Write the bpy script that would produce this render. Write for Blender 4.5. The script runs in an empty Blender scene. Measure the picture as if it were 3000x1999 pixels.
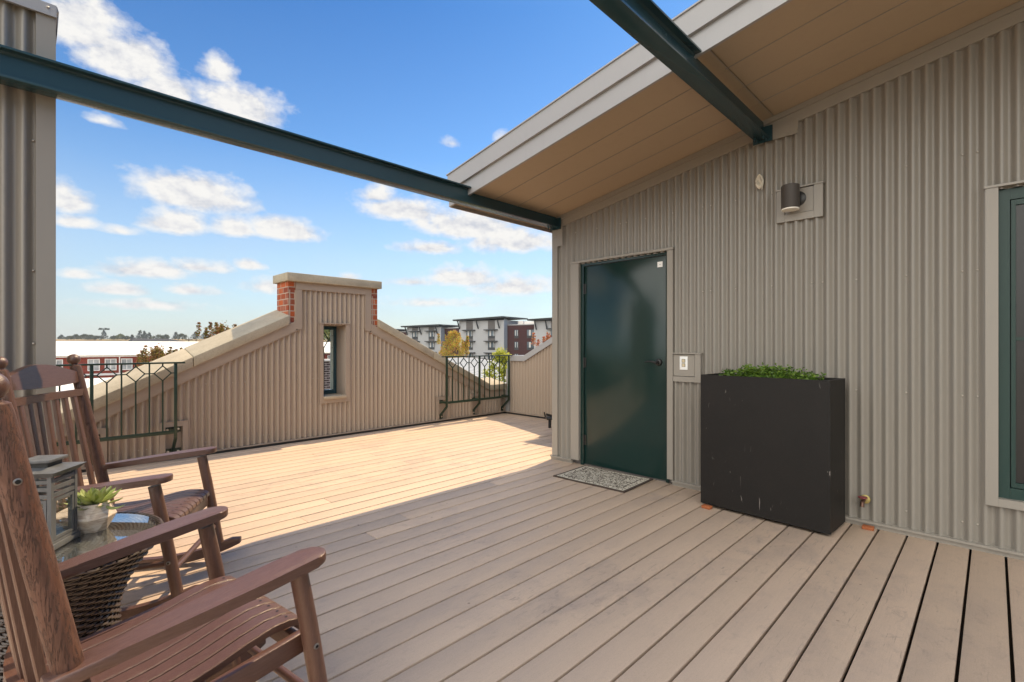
import bpy, bmesh, math, random
from math import sin, cos, pi, radians, sqrt, atan2
from mathutils import Vector as V, Matrix, Euler, noise as mnoise

random.seed(11)
scene = bpy.context.scene
COL = scene.collection

# ------------------------------------------------------------------ camera
H = 1.245
cd = bpy.data.cameras.new('camera'); cam = bpy.data.objects.new('camera', cd); COL.objects.link(cam)
cd.sensor_width = 36; cd.lens = 1425 / 3000 * 36; cd.shift_y = 10.5 / 3000
cd.clip_start = .03; cd.clip_end = 6000
YAW = atan2(1410, 1425)
cam.location = (0, 0, H); cam.rotation_euler = (pi / 2, 0, YAW - pi / 2)
scene.camera = cam

# ------------------------------------------------------------------ materials
def srgb(*c):
    return tuple((x / 12.92 if x <= .04045 else ((x + .055) / 1.055) ** 2.4) for x in c)

class NT:
    def __init__(s, name):
        s.m = bpy.data.materials.new(name); s.m.use_nodes = True
        s.t = s.m.node_tree; s.t.nodes.clear()
        s.out = s.n('ShaderNodeOutputMaterial')
    def n(s, typ, **kw):
        nd = s.t.nodes.new(typ)
        for k, v in kw.items(): setattr(nd, k, v)
        return nd
    def l(s, a, b): s.t.links.new(a, b)
    def val(s, sock, v):
        if hasattr(v, 'is_linked') or isinstance(v, bpy.types.NodeSocket): s.l(v, sock)
        else: sock.default_value = v
    def math(s, op, a, b=None, c=None, clamp=False):
        nd = s.n('ShaderNodeMath', operation=op); nd.use_clamp = clamp
        s.val(nd.inputs[0], a)
        if b is not None: s.val(nd.inputs[1], b)
        if c is not None: s.val(nd.inputs[2], c)
        return nd.outputs[0]
    def coord(s, kind='Object', scale=(1, 1, 1), rot=(0, 0, 0), loc=(0, 0, 0)):
        tc = s.n('ShaderNodeTexCoord'); mp = s.n('ShaderNodeMapping')
        mp.inputs['Scale'].default_value = scale; mp.inputs['Rotation'].default_value = rot; mp.inputs['Location'].default_value = loc
        s.l(tc.outputs[kind], mp.inputs['Vector']); return mp.outputs[0]
    def noise(s, vec, scale, detail=4, rough=.55, dist=0, out='Fac'):
        nd = s.n('ShaderNodeTexNoise'); nd.inputs['Scale'].default_value = scale; nd.inputs['Detail'].default_value = detail
        nd.inputs['Roughness'].default_value = rough; nd.inputs['Distortion'].default_value = dist
        s.l(vec, nd.inputs['Vector']); return nd.outputs[out]
    def ramp(s, fac, stops):
        nd = s.n('ShaderNodeValToRGB'); s.l(fac, nd.inputs[0]); e = nd.color_ramp.elements
        while len(e) < len(stops): e.new(.5)
        for i, (p, c) in enumerate(stops):
            e[i].position = p; e[i].color = (*c, 1) if len(c) == 3 else c
        return nd.outputs[0]
    def mix(s, fac, a, b, blend='MIX'):
        nd = s.n('ShaderNodeMix', data_type='RGBA', blend_type=blend)
        s.val(nd.inputs[0], fac)
        for i, v in ((6, a), (7, b)):
            if isinstance(v, tuple): nd.inputs[i].default_value = (*v, 1) if len(v) == 3 else v
            else: s.l(v, nd.inputs[i])
        return nd.outputs[2]
    def bump(s, h, strength=.3, dist=.01, nrm=None):
        nd = s.n('ShaderNodeBump'); nd.inputs['Strength'].default_value = strength; nd.inputs['Distance'].default_value = dist
        s.l(h, nd.inputs['Height'])
        if nrm is not None: s.l(nrm, nd.inputs['Normal'])
        return nd.outputs[0]
    def pbr(s, col, rough=.5, spec=.5, metal=0., normal=None, **kw):
        p = s.n('ShaderNodeBsdfPrincipled')
        if isinstance(col, tuple): p.inputs['Base Color'].default_value = (*col[:3], 1)
        else: s.l(col, p.inputs['Base Color'])
        s.val(p.inputs['Roughness'], rough); p.inputs['Specular IOR Level'].default_value = spec; p.inputs['Metallic'].default_value = metal
        if normal is not None: s.l(normal, p.inputs['Normal'])
        for k, v in kw.items(): p.inputs[k].default_value = v
        return p.outputs[0]
    def done(s, sh): s.l(sh, s.out.inputs['Surface']); return s.m

def simple(name, col, rough=.5, spec=.5, metal=0, var=.12, vs=5., bump=0, bs=150, stretch=(1, 1, 1), rvar=.08):
    t = NT(name); v = t.coord(scale=stretch)
    n1 = t.noise(v, vs, 5, .6)
    c = t.ramp(n1, [(.3, tuple(x * (1 - var) for x in col)), (.7, tuple(min(1, x * (1 + var)) for x in col))])
    r = t.math('MULTIPLY_ADD', t.noise(v, vs * 2.3, 3), 2 * rvar, rough - rvar)
    nr = t.bump(t.noise(v, bs, 3), bump, .002) if bump else None
    return t.done(t.pbr(c, r, spec, metal, nr))

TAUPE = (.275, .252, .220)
def metal_paint(name, col, rough):
    t = NT(name); v = t.coord()
    c = t.mix(t.math('MULTIPLY', t.noise(v, .9, 3, .5), .35), col, tuple(x * .88 for x in col))
    dirt = t.ramp(t.noise(t.coord(scale=(7, 7, .35)), 2.2, 4, .6), [(.52, (0, 0, 0)), (.75, (1, 1, 1))])
    c = t.mix(t.math('MULTIPLY', dirt, .10), c, tuple(x * .6 for x in col))
    sp = t.ramp(t.noise(v, 330, 2), [(.66, (0, 0, 0)), (.74, (1, 1, 1))])
    c = t.mix(t.math('MULTIPLY', sp, .12), c, tuple(min(1, x * 1.5) for x in col))
    r = t.math('MULTIPLY_ADD', t.noise(v, 1.3, 2), .06, rough - .03)
    return t.done(t.pbr(c, r, .45, 0, t.bump(t.noise(v, 420, 2), .05, .001)))
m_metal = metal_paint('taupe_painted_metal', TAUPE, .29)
m_trim = metal_paint('taupe_trim_metal', (.30, .275, .240), .33)
m_gmetal = metal_paint('bounce_tinted_metal', (.385, .312, .248), .36)  # taupe siding with the deck's warm bounce light put into its colour
m_gtrim = metal_paint('bounce_tinted_trim', (.375, .300, .238), .38)  # matching trim, warm bounce light likewise put into the colour
m_soffit = metal_paint('tan_soffit_metal', (.43, .335, .235), .5)
m_fascia = metal_paint('grey_fascia_metal', (.35, .345, .35), .30)
m_screw = simple('screw_head', (.55, .5, .45), .3, .6, .3)
m_green = metal_paint('dark_green_enamel', (.021, .056, .070), .24)
m_rail = metal_paint('rail_green_enamel', (.016, .036, .022), .36)
m_door = metal_paint('door_green_enamel', (.010, .030, .027), .17)
m_black = simple('black_metal', (.012, .012, .012), .4, .5)
m_rubber = simple('black_rubber', (.02, .02, .02), .75, .3)
m_zinc = simple('zinc', (.55, .53, .48), .35, .5, .8)
m_steel = simple('steel_bolt', (.24, .225, .215), .42, .5, .9)
m_dark = simple('dark_void', (.006, .006, .006), .9, .1)
m_white = simple('white_plastic', (.85, .85, .83), .4)
m_cream = simple('cream_plastic', (.62, .52, .34), .4)

def stone(name, col):
    t = NT(name); v = t.coord()
    a = t.noise(v, 2.2, 8, .7); b = t.noise(v, 60, 4, .7)
    c = t.ramp(a, [(.25, tuple(x * .72 for x in col)), (.55, col), (.8, tuple(min(1, x * 1.15) for x in col))])
    c = t.mix(t.math('MULTIPLY', t.ramp(b, [(.35, (1, 1, 1)), (.5, (0, 0, 0))]), .35), c, tuple(x * .55 for x in col))
    return t.done(t.pbr(c, .85, .25, 0, t.bump(b, .35, .004)))
m_coping = stone('precast_stone', (.42, .365, .275))
m_sill = stone('sill_stone', (.50, .42, .31))

def brick(name, c1, c2, mortar, bw=.2, bh=.067, msize=.011, dirt=.25, orange=None):
    t = NT(name); tc = t.n('ShaderNodeTexCoord'); sx = t.n('ShaderNodeSeparateXYZ'); t.l(tc.outputs['Object'], sx.inputs[0])
    u = t.math('ADD', sx.outputs[0], sx.outputs[1]); cv = t.n('ShaderNodeCombineXYZ'); t.l(u, cv.inputs[0]); t.l(sx.outputs[2], cv.inputs[1])
    b = t.n('ShaderNodeTexBrick'); t.l(cv.outputs[0], b.inputs['Vector'])
    b.inputs['Color1'].default_value = (*c1, 1); b.inputs['Color2'].default_value = (*c2, 1); b.inputs['Mortar'].default_value = (*mortar, 1)
    b.inputs['Scale'].default_value = 1; b.inputs['Mortar Size'].default_value = msize * .5; b.inputs['Mortar Smooth'].default_value = .15
    b.inputs['Brick Width'].default_value = bw; b.inputs['Row Height'].default_value = bh; b.inputs['Bias'].default_value = -.1
    v = t.coord(); n1 = t.noise(v, 35, 5, .7)
    c = t.mix(t.math('MULTIPLY', n1, dirt), b.outputs['Color'], tuple(x * .5 for x in c1))
    c = t.mix(t.math('MULTIPLY', t.ramp(t.noise(v, 6, 3), [(.5, (0, 0, 0)), (.7, (1, 1, 1))]), .22), c, mortar)
    h = t.math('ADD', t.math('MULTIPLY', b.outputs['Fac'], -1.0), t.math('MULTIPLY', n1, .35))
    return t.done(t.pbr(c, .85, .25, 0, t.bump(h, .8, .006)))
m_brick = brick('red_brick', (.50, .115, .035), (.16, .045, .035), (.46, .37, .30), .16, .076, .013)
m_brickfar = brick('far_red_brick', (.26, .045, .028), (.20, .035, .022), (.28, .10, .07), .4, .13, .02)
m_brickdark = brick('brown_brick', (.055, .04, .04), (.085, .055, .055), (.42, .36, .34), .22, .075, .022, .15)

def deckmat():
    t = NT('composite_deck'); g = t.n('ShaderNodeNewGeometry'); rnd = g.outputs['Random Per Island']
    tc = t.n('ShaderNodeTexCoord'); off = t.n('ShaderNodeVectorMath', operation='ADD')
    cx = t.n('ShaderNodeCombineXYZ'); t.l(t.math('MULTIPLY', rnd, 37.), cx.inputs[0]); t.l(t.math('MULTIPLY', rnd, 11.), cx.inputs[2])
    t.l(tc.outputs['Object'], off.inputs[0]); t.l(cx.outputs[0], off.inputs[1])
    def mp(sc):
        m = t.n('ShaderNodeMapping'); m.inputs['Scale'].default_value = sc; t.l(off.outputs[0], m.inputs[0]); return m.outputs[0]
    def dark(c, fac, lo, hi, k, col): return t.mix(t.math('MULTIPLY', t.ramp(fac, [(lo, (0, 0, 0)), (hi, (1, 1, 1))]), k), c, col)
    base = (.585, .445, .335)
    c = t.ramp(rnd, [(0, tuple(x * .93 for x in base)), (.5, base), (1, (base[0] * 1.05, base[1] * 1.05, base[2] * 1.06))])
    grain = t.noise(mp((1.2, 45, 1)), 4, 6, .65, .6)
    c = dark(c, grain, .42, .72, .16, (.36, .26, .19))
    cross = t.noise(mp((26, 16, 1)), 5, 5, .7, 1.2)
    c = dark(c, cross, .54, .70, .20, (.30, .225, .18))
    pits = t.noise(mp((9, 60, 1)), 9, 3, .6)
    c = dark(c, pits, .66, .74, .6, (.14, .10, .08))
    speck = t.noise(t.coord(), 210, 3, .8)
    c = dark(c, speck, .50, .68, .32, (.30, .22, .17))
    region = t.ramp(t.noise(t.coord(scale=(1, 1.3, 1), loc=(4.3, 1.7, 0)), .75, 3, .5), [(.42, (.12, .12, .12)), (.62, (1, 1, 1))])
    stain = t.noise(t.coord(scale=(1, 1.5, 1)), 2.6, 8, .72, .5)
    c = t.mix(t.math('MULTIPLY', t.math('MULTIPLY', t.ramp(stain, [(.46, (0, 0, 0)), (.68, (1, 1, 1))]), .55), region), c, (.33, .265, .235))
    blot = t.noise(t.coord(scale=(1, 1.6, 1), loc=(9, 2, 0)), 11, 7, .74, .6)
    c = t.mix(t.math('MULTIPLY', t.math('MULTIPLY', t.ramp(blot, [(.54, (0, 0, 0)), (.66, (1, 1, 1))]), .42), region), c, (.24, .19, .17))
    scf = t.noise(mp((2.2, 22, 1)), 2.3, 4, .5, 1.5)
    c = t.mix(t.math('MULTIPLY', t.math('MULTIPLY', t.ramp(scf, [(.64, (0, 0, 0)), (.72, (1, 1, 1))]), .55), region), c, (.16, .13, .125))
    dots = t.n('ShaderNodeTexVoronoi'); dots.inputs['Scale'].default_value = 5.5; t.l(t.coord(), dots.inputs['Vector'])
    c = t.mix(t.math('MULTIPLY', t.ramp(dots.outputs['Distance'], [(.030, (1, 1, 1)), (.045, (0, 0, 0))]), .6), c, (.15, .11, .09))
    h = t.math('ADD', t.math('MULTIPLY', grain, .6), t.noise(mp((30, 90, 30)), 6, 3))
    r = t.math('MULTIPLY_ADD', stain, -.15, .66)
    return t.done(t.pbr(c, r, .35, 0, t.bump(h, .3, .0025)))
m_deck = deckmat()
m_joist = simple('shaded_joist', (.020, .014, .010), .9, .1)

def poly(axis):
    st = {'x': (1, 14, 14), 'y': (14, 1, 14), 'z': (14, 14, 1)}[axis]
    t = NT('brown_poly_lumber_' + axis)
    g = t.noise(t.coord(scale=st), 15, 6, .7, .4); f = t.noise(t.coord(scale=tuple(x ** 1.25 for x in st)), 26, 4, .7)
    c = t.ramp(g, [(.25, (.066, .028, .018)), (.5, (.094, .043, .029)), (.78, (.128, .066, .048))])
    c = t.mix(t.math('MULTIPLY', t.ramp(f, [(.58, (0, 0, 0)), (.72, (1, 1, 1))]), .45), c, (.24, .155, .13))
    c = t.mix(t.math('MULTIPLY', t.ramp(f, [(.30, (1, 1, 1)), (.40, (0, 0, 0))]), .5), c, (.06, .03, .022))
    h = t.math('ADD', g, t.math('MULTIPLY', f, .8))
    return t.done(t.pbr(c, .36, .75, 0, t.bump(h, .35, .0025)))
m_px, m_py, m_pz = poly('x'), poly('y'), poly('z')
def bark():
    t = NT('brown_poly_wood_grain_post'); v = t.coord(scale=(1, 1, .16))
    g = t.noise(v, 70, 6, .72, 1.1); k = t.noise(t.coord(scale=(1, 1, .085)), 95, 5, .68, .35)
    c = t.ramp(g, [(.25, (.058, .024, .015)), (.5, (.108, .048, .031)), (.8, (.165, .085, .062))])
    crack = t.ramp(t.math('ABSOLUTE', t.math('SUBTRACT', k, .5)), [(0, (1, 1, 1)), (.02, (0, 0, 0))])
    c = t.mix(t.math('MULTIPLY', crack, .6), c, (.028, .012, .009))
    h = t.math('SUBTRACT', t.math('MULTIPLY', g, .5), crack)
    return t.done(t.pbr(c, .47, .5, 0, t.bump(h, .8, .003)))
m_post = bark()

def wicker():
    t = NT('dark_wicker'); g = t.n('ShaderNodeNewGeometry')
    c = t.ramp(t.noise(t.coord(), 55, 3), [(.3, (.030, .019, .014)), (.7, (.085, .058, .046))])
    return t.done(t.pbr(c, .38, .5))
m_wicker = wicker()
m_wcore = simple('wicker_core', (.012, .009, .008), .9, .1)

def glassy(name, tint, ior, base=.0):
    t = NT(name); tr = t.n('ShaderNodeBsdfTransparent'); tr.inputs[0].default_value = (*tint, 1)
    gl = t.n('ShaderNodeBsdfGlossy'); gl.inputs['Roughness'].default_value = .02; gl.inputs[0].default_value = (1, 1, 1, 1)
    fr = t.n('ShaderNodeFresnel'); fr.inputs[0].default_value = ior
    gg = t.n('ShaderNodeNewGeometry')
    fac = t.math('MULTIPLY', t.math('ADD', fr.outputs[0], base, clamp=True), t.math('SUBTRACT', 1., gg.outputs['Backfacing']))
    mx = t.n('ShaderNodeMixShader'); t.l(fac, mx.inputs[0]); t.l(tr.outputs[0], mx.inputs[1]); t.l(gl.outputs[0], mx.inputs[2])
    return t.done(mx.outputs[0])
m_glass = glassy('table_glass', (.88, .93, .95), 1.75, .27)
m_pane = glassy('lantern_pane', (.93, .95, .94), 1.45)
m_lantern = simple('pewter_painted_wood', (.105, .108, .112), .5, .5, 0, .25, 30, .3, 200, (1, 1, .15))
m_wax = simple('candle_wax', (.90, .86, .78), .5)
def potmat():
    t = NT('wood_grain_pot'); v = t.coord(scale=(1, 1, 5), rot=(.35, .2, 0))
    w = t.noise(v, 16, 5, .6, 1.3)
    c = t.ramp(w, [(.3, (.52, .38, .27)), (.5, (.72, .60, .48)), (.75, (.85, .76, .66))])
    return t.done(t.pbr(c, .6, .35))
m_pot = potmat()
def leaf(name, cols, trans=.35, rough=.5):
    t = NT(name); g = t.n('ShaderNodeNewGeometry')
    n = len(cols); c = t.ramp(g.outputs['Random Per Island'], [(i / max(1, n - 1), cc) for i, cc in enumerate(cols)])
    p = t.pbr(c, rough, .35)
    tl = t.n('ShaderNodeBsdfTranslucent'); t.l(c, tl.inputs[0])
    mx = t.n('ShaderNodeMixShader'); mx.inputs[0].default_value = trans; t.l(p, mx.inputs[1]); t.l(tl.outputs[0], mx.inputs[2])
    return t.done(mx.outputs[0])
m_succ = leaf('succulent_leaf', [(.30, .38, .10), (.44, .50, .18), (.54, .57, .28), (.36, .42, .10)], .3, .35)
m_box = leaf('boxwood_leaf', [(.05, .11, .014), (.09, .175, .022), (.14, .235, .032), (.21, .30, .05)], .3, .45)
m_maple = leaf('maple_leaf_rust', [(.13, .15, .025), (.22, .20, .03), (.26, .095, .035), (.32, .11, .045), (.16, .17, .03), (.34, .18, .05)], .4)
m_gold = leaf('maple_leaf_gold', [(.46, .42, .06), (.55, .46, .07), (.66, .36, .09), (.62, .25, .11), (.40, .46, .07), (.32, .40, .06)], .6)
m_yel = leaf('yellow_green_leaf', [(.34, .40, .05), (.48, .50, .08), (.60, .56, .10), (.22, .30, .05)], .45)
m_red = leaf('red_leaf', [(.42, .10, .05), (.50, .16, .07), (.36, .2, .06), (.5, .2, .1)], .4)
m_greenleaf = leaf('green_leaf', [(.06, .095, .02), (.10, .14, .03), (.15, .17, .04), (.2, .2, .06)], .35)
m_conif = leaf('conifer_leaf', [(.016, .034, .024), (.028, .05, .032), (.04, .062, .036)], .1)
m_oak = leaf('ridge_tree_leaf', [(.035, .055, .026), (.055, .075, .03), (.08, .09, .035)], .2)
m_trunk = simple('tree_bark', (.09, .065, .05), .9, .1, 0, .3, 12, .5, 40)

def planter_mat():
    t = NT('charcoal_fibreglass'); v = t.coord()
    c = t.mix(t.noise(v, 2.5, 6, .7), (.0070, .0066, .0062), (.017, .0145, .013))
    sp = t.noise(v, 260, 2); c = t.mix(t.math('MULTIPLY', t.ramp(sp, [(.6, (0, 0, 0)), (.75, (1, 1, 1))]), .3), c, (.07, .063, .058))
    sc = t.noise(t.coord(scale=(9, 9, 1.9), rot=(0, .12, .05)), 3.4, 3, .5, .9)
    reg = t.noise(t.coord(loc=(2.2, 1, .4)), 2.2, 2)
    k = t.math('MULTIPLY', t.ramp(sc, [(.69, (0, 0, 0)), (.72, (1, 1, 1))]), t.ramp(reg, [(.42, (0, 0, 0)), (.55, (1, 1, 1))]))
    c = t.mix(t.math('MULTIPLY', k, .7), c, (.30, .27, .25))
    return t.done(t.pbr(c, .5, .30, 0, t.bump(sp, .18, .002)))
m_planter = planter_mat()
m_soil = simple('potting_soil', (.022, .016, .011), .95, .1, 0, .4, 40, .8, 90)
m_wood = simple('cedar_block', (.36, .115, .045), .7, .25, 0, .2, 20, .3, 120)

def matmat():
    t = NT('scroll_pattern_rug'); tc = t.n('ShaderNodeTexCoord'); s = t.n('ShaderNodeSeparateXYZ'); t.l(tc.outputs['Object'], s.inputs[0])
    ax = t.math('ABSOLUTE', s.outputs[0]); ay = t.math('ABSOLUTE', s.outputs[1])
    dx = t.math('SUBTRACT', .2675, ax); dy = t.math('SUBTRACT', .375, ay); d = t.math('MINIMUM', dx, dy)
    def band(lo, hi): return t.math('MULTIPLY', t.math('GREATER_THAN', d, lo), t.math('LESS_THAN', d, hi))
    n1 = t.noise(t.coord(), 22, 1, .4, 2.6); n2 = t.noise(t.coord(loc=(3, 1, 0)), 34, 1, .4, 1.6)
    scroll = t.math('MAXIMUM', t.ramp(t.math('ABSOLUTE', t.math('SUBTRACT', n1, .5)), [(.045, (1, 1, 1)), (.06, (0, 0, 0))]), t.ramp(n2, [(.60, (0, 0, 0)), (.62, (1, 1, 1))]))
    wv = t.n('ShaderNodeTexVoronoi'); wv.inputs['Scale'].default_value = 30; wv.feature = 'DISTANCE_TO_EDGE'; t.l(t.coord(), wv.inputs['Vector'])
    bord = t.ramp(wv.outputs['Distance'], [(.07, (1, 1, 1)), (.10, (0, 0, 0))])
    field = t.math('GREATER_THAN', d, .085)
    pat = t.math('ADD', t.math('MULTIPLY', field, scroll), t.math('MULTIPLY', band(.035, .076), bord))
    dark = t.math('MAXIMUM', t.math('LESS_THAN', d, .024), t.math('MAXIMUM', pat, band(.076, .085)), clamp=True)
    fib = t.noise(t.coord(), 300, 2)
    c = t.mix(dark, (.70, .65, .54), (.060, .042, .034))
    c = t.mix(t.math('MULTIPLY', fib, .35), c, (.2, .17, .14))
    return t.done(t.pbr(c, .95, .1, 0, t.bump(fib, .5, .003)))
m_rug = matmat()
def screenmat():
    t = NT('dark_insect_screen'); ck = t.n('ShaderNodeTexChecker'); t.l(t.coord(scale=(260, 260, 260)), ck.inputs[0]); ck.inputs['Scale'].default_value = 1
    c = t.mix(ck.outputs['Fac'], (.008, .008, .009), (.02, .02, .02))
    return t.done(t.pbr(c, .28, .5))
m_screen = screenmat()
m_winframe = metal_paint('window_green', (.012, .040, .034), .42)
m_wroof = simple('white_standing_seam_roof', (.80, .79, .76), .5, .4, 0, .05, 3)
m_wroof2 = simple('silver_ribbed_roof', (.42, .43, .44), .45, .5, .0, .06, 3)
m_wroofg = simple('pale_grey_roof', (.40, .47, .55), .5, .4, 0, .08, 2)
m_whitetrim = simple('white_trim', (.75, .72, .68), .6)
m_hwhite = brick('pale_fibre_cement_panel', (.40, .405, .41), (.385, .39, .40), (.40, .40, .41), 3.2, 2.85, .09, .04)
m_hgrey = simple('grey_panel', (.11, .10, .095), .7)
m_hblue = simple('blue_grey_panel', (.30, .34, .40), .7)
m_hbrown = brick('maroon_panel', (.060, .026, .026), (.072, .030, .029), (.045, .02, .02), 1.6, .7, .03, .1)
m_hroof = simple('charcoal_roof_edge', (.035, .038, .042), .6)
m_hglass = simple('window_glass', (.10, .13, .16), .08, .9, 0, .5, .25)
m_bpane = simple('pale_window_glass', (.34, .35, .35), .15, .6, 0, .5, .9)
m_curtain = simple('white_curtain', (.55, .54, .52), .8)
m_darkroof = simple('dark_shingle_roof', (.05, .05, .055), .9, .2)
m_pole = simple('weathered_pole', (.10, .085, .07), .9)
def groundmat(name, a, b, c3, sc):
    t = NT(name); v = t.coord(); n1 = t.noise(v, sc, 8, .7)
    c = t.ramp(n1, [(.3, a), (.5, b), (.72, c3)])
    return t.done(t.pbr(c, .95, .1))
m_ground = groundmat('ground_cover', (.07, .08, .03), (.16, .14, .09), (.22, .2, .16), .03)
m_hill = groundmat('dry_grass_hill', (.10, .12, .04), (.27, .19, .10), (.36, .26, .15), .02)
m_asph = simple('grey_membrane', (.2, .19, .18), .9)

# ------------------------------------------------------------------ mesh builder
class MB:
    def __init__(s): s.bm = bmesh.new(); s.mi = 0
    def _f(s, vs):
        try:
            f = s.bm.faces.new(vs); f.material_index = s.mi; return f
        except ValueError: return None
    def add(s, verts, faces):
        vs = [s.bm.verts.new(v) for v in verts]
        return [s._f([vs[i] for i in f]) for f in faces]
    def hexa(s, p, bev=0, seg=2):
        """p: 8 corners, bottom ring ccw then top ring"""
        fs = s.add(p, [(3, 2, 1, 0), (4, 5, 6, 7), (0, 1, 5, 4), (1, 2, 6, 5), (2, 3, 7, 6), (3, 0, 4, 7)])
        if bev > 0:
            es = list({e for f in fs for e in f.edges})
            r = bmesh.ops.bevel(s.bm, geom=es, offset=bev, segments=seg, affect='EDGES', profile=.5, clamp_overlap=True)
            for f in r['faces']: f.material_index = s.mi
    def box(s, x0, x1, y0, y1, z0, z1, bev=0, seg=2):
        s.hexa([(x0, y0, z0), (x1, y0, z0), (x1, y1, z0), (x0, y1, z0), (x0, y0, z1), (x1, y0, z1), (x1, y1, z1), (x0, y1, z1)], bev, seg)
    def bar(s, p0, p1, w, h, up=(0, 0, 1), bev=0, seg=2):
        p0, p1 = V(p0), V(p1); d = (p1 - p0).normalized(); up = V(up); sd = d.cross(up).normalized(); u2 = sd.cross(d).normalized()
        a, b = sd * w / 2, u2 * h / 2
        s.hexa([p0 - a - b, p0 + a - b, p1 + a - b, p1 - a - b, p0 - a + b, p0 + a + b, p1 + a + b, p1 - a + b], bev, seg)
    def tube(s, pts, r, n=12, cap=True):
        pts = [V(p) for p in pts]; rs = r if isinstance(r, (list, tuple)) else [r] * len(pts); rings = []
        prev = None
        for i, p in enumerate(pts):
            d = (pts[min(i + 1, len(pts) - 1)] - pts[max(i - 1, 0)]).normalized()
            if prev is None:
                a = d.cross(V((0, 0, 1)));
                if a.length < .1: a = d.cross(V((1, 0, 0)))
            else: a = prev - d * prev.dot(d)
            a.normalize(); prev = a; b = d.cross(a)
            rings.append([s.bm.verts.new(p + (a * cos(2 * pi * k / n) + b * sin(2 * pi * k / n)) * rs[i]) for k in range(n)])
        for i in range(len(rings) - 1):
            for k in range(n): s._f([rings[i][k], rings[i][(k + 1) % n], rings[i + 1][(k + 1) % n], rings[i + 1][k]])
        if cap: s._f(rings[0][::-1]); s._f(rings[-1])
    def ring(s, pts, r, n=6):
        """closed tube"""
        pts = [V(p) for p in pts]; m = len(pts); rings = []
        for i, p in enumerate(pts):
            d = (pts[(i + 1) % m] - pts[i - 1]).normalized(); a = d.cross(V((0, 0, 1)))
            if a.length < .05: a = d.cross(V((1, 0, 0)))
            a.normalize(); b = d.cross(a)
            rings.append([s.bm.verts.new(p + (a * cos(2 * pi * k / n) + b * sin(2 * pi * k / n)) * r) for k in range(n)])
        for i in range(m):
            j = (i + 1) % m
            for k in range(n): s._f([rings[i][k], rings[i][(k + 1) % n], rings[j][(k + 1) % n], rings[j][k]])
    def lathe(s, prof, c=(0, 0, 0), n=32, axis='z'):
        rings = []
        for r, h in prof:
            ring = []
            for k in range(n):
                a = 2 * pi * k / n; x, y = r * cos(a), r * sin(a)
                p = {'z': (x, y, h), 'x': (h, x, y), 'y': (x, h, y)}[axis]
                ring.append(s.bm.verts.new((c[0] + p[0], c[1] + p[1], c[2] + p[2])))
            rings.append(ring)
        for i in range(len(rings) - 1):
            for k in range(n): s._f([rings[i][k], rings[i][(k + 1) % n], rings[i + 1][(k + 1) % n], rings[i + 1][k]])
        if prof[0][0] > 1e-4: s._f(rings[0][::-1])
        if prof[-1][0] > 1e-4: s._f(rings[-1])
    def prism(s, poly, fn, d0, d1, bev=0):
        """poly list of (a,b); fn(a,b,d)->world"""
        n = len(poly); lo = [s.bm.verts.new(fn(a, b, d0)) for a, b in poly]; hi = [s.bm.verts.new(fn(a, b, d1)) for a, b in poly]
        fs = [s._f(lo[::-1]), s._f(hi)] + [s._f([lo[i], lo[(i + 1) % n], hi[(i + 1) % n], hi[i]]) for i in range(n)]
        if bev:
            es = list({e for f in fs if f for e in f.edges})
            r = bmesh.ops.bevel(s.bm, geom=es, offset=bev, segments=2, affect='EDGES', profile=.5, clamp_overlap=True)
            for f in r['faces']: f.material_index = s.mi
    def ball(s, c, r, n=16, sc=(1, 1, 1)):
        m = Matrix.Translation(V(c)) @ Matrix.Diagonal((*sc, 1))
        r_ = bmesh.ops.create_uvsphere(s.bm, u_segments=n, v_segments=max(6, n * 2 // 3), radius=r, matrix=m)
        for v in r_['verts']:
            for f in v.link_faces: f.material_index = s.mi
    def build(s, name, mats, parent=None, world=True, smooth=35, loc=None):
        """world: vertices are in world coordinates and are moved into the parent's frame"""
        bmesh.ops.recalc_face_normals(s.bm, faces=s.bm.faces)
        me = bpy.data.meshes.new(name)
        if parent is not None and world:
            off = V((0, 0, 0)); q = parent
            while q is not None: off += q.location; q = q.parent
            bmesh.ops.translate(s.bm, verts=s.bm.verts, vec=-off)
        if loc is not None: bmesh.ops.translate(s.bm, verts=s.bm.verts, vec=-V(loc))
        s.bm.to_mesh(me); s.bm.free()
        for m in (mats if isinstance(mats, (list, tuple)) else [mats]): me.materials.append(m)
        if smooth:
            me.polygons.foreach_set('use_smooth', [True] * len(me.polygons)); me.set_sharp_from_angle(angle=radians(smooth))
        o = bpy.data.objects.new(name, me); COL.objects.link(o); o.parent = parent
        if loc is not None: o.location = loc
        return o

def tag(o, label, cat, group=None, kind='thing'):
    o['label'] = label; o['category'] = cat; o['kind'] = kind
    if group: o['group'] = group
    return o
def thing(name, loc, label, cat, group=None, rz=0):
    o = bpy.data.objects.new(name, None); COL.objects.link(o); o.location = loc; o.rotation_euler = (0, 0, rz); o.empty_display_size = .1
    return tag(o, label, cat, group)
def structure(o): o['kind'] = 'structure'; return o
def bx(name, m, parent, *a, bev=0, world=True):
    b = MB(); b.box(*a, bev=bev); return b.build(name, m, parent, world)

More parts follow.
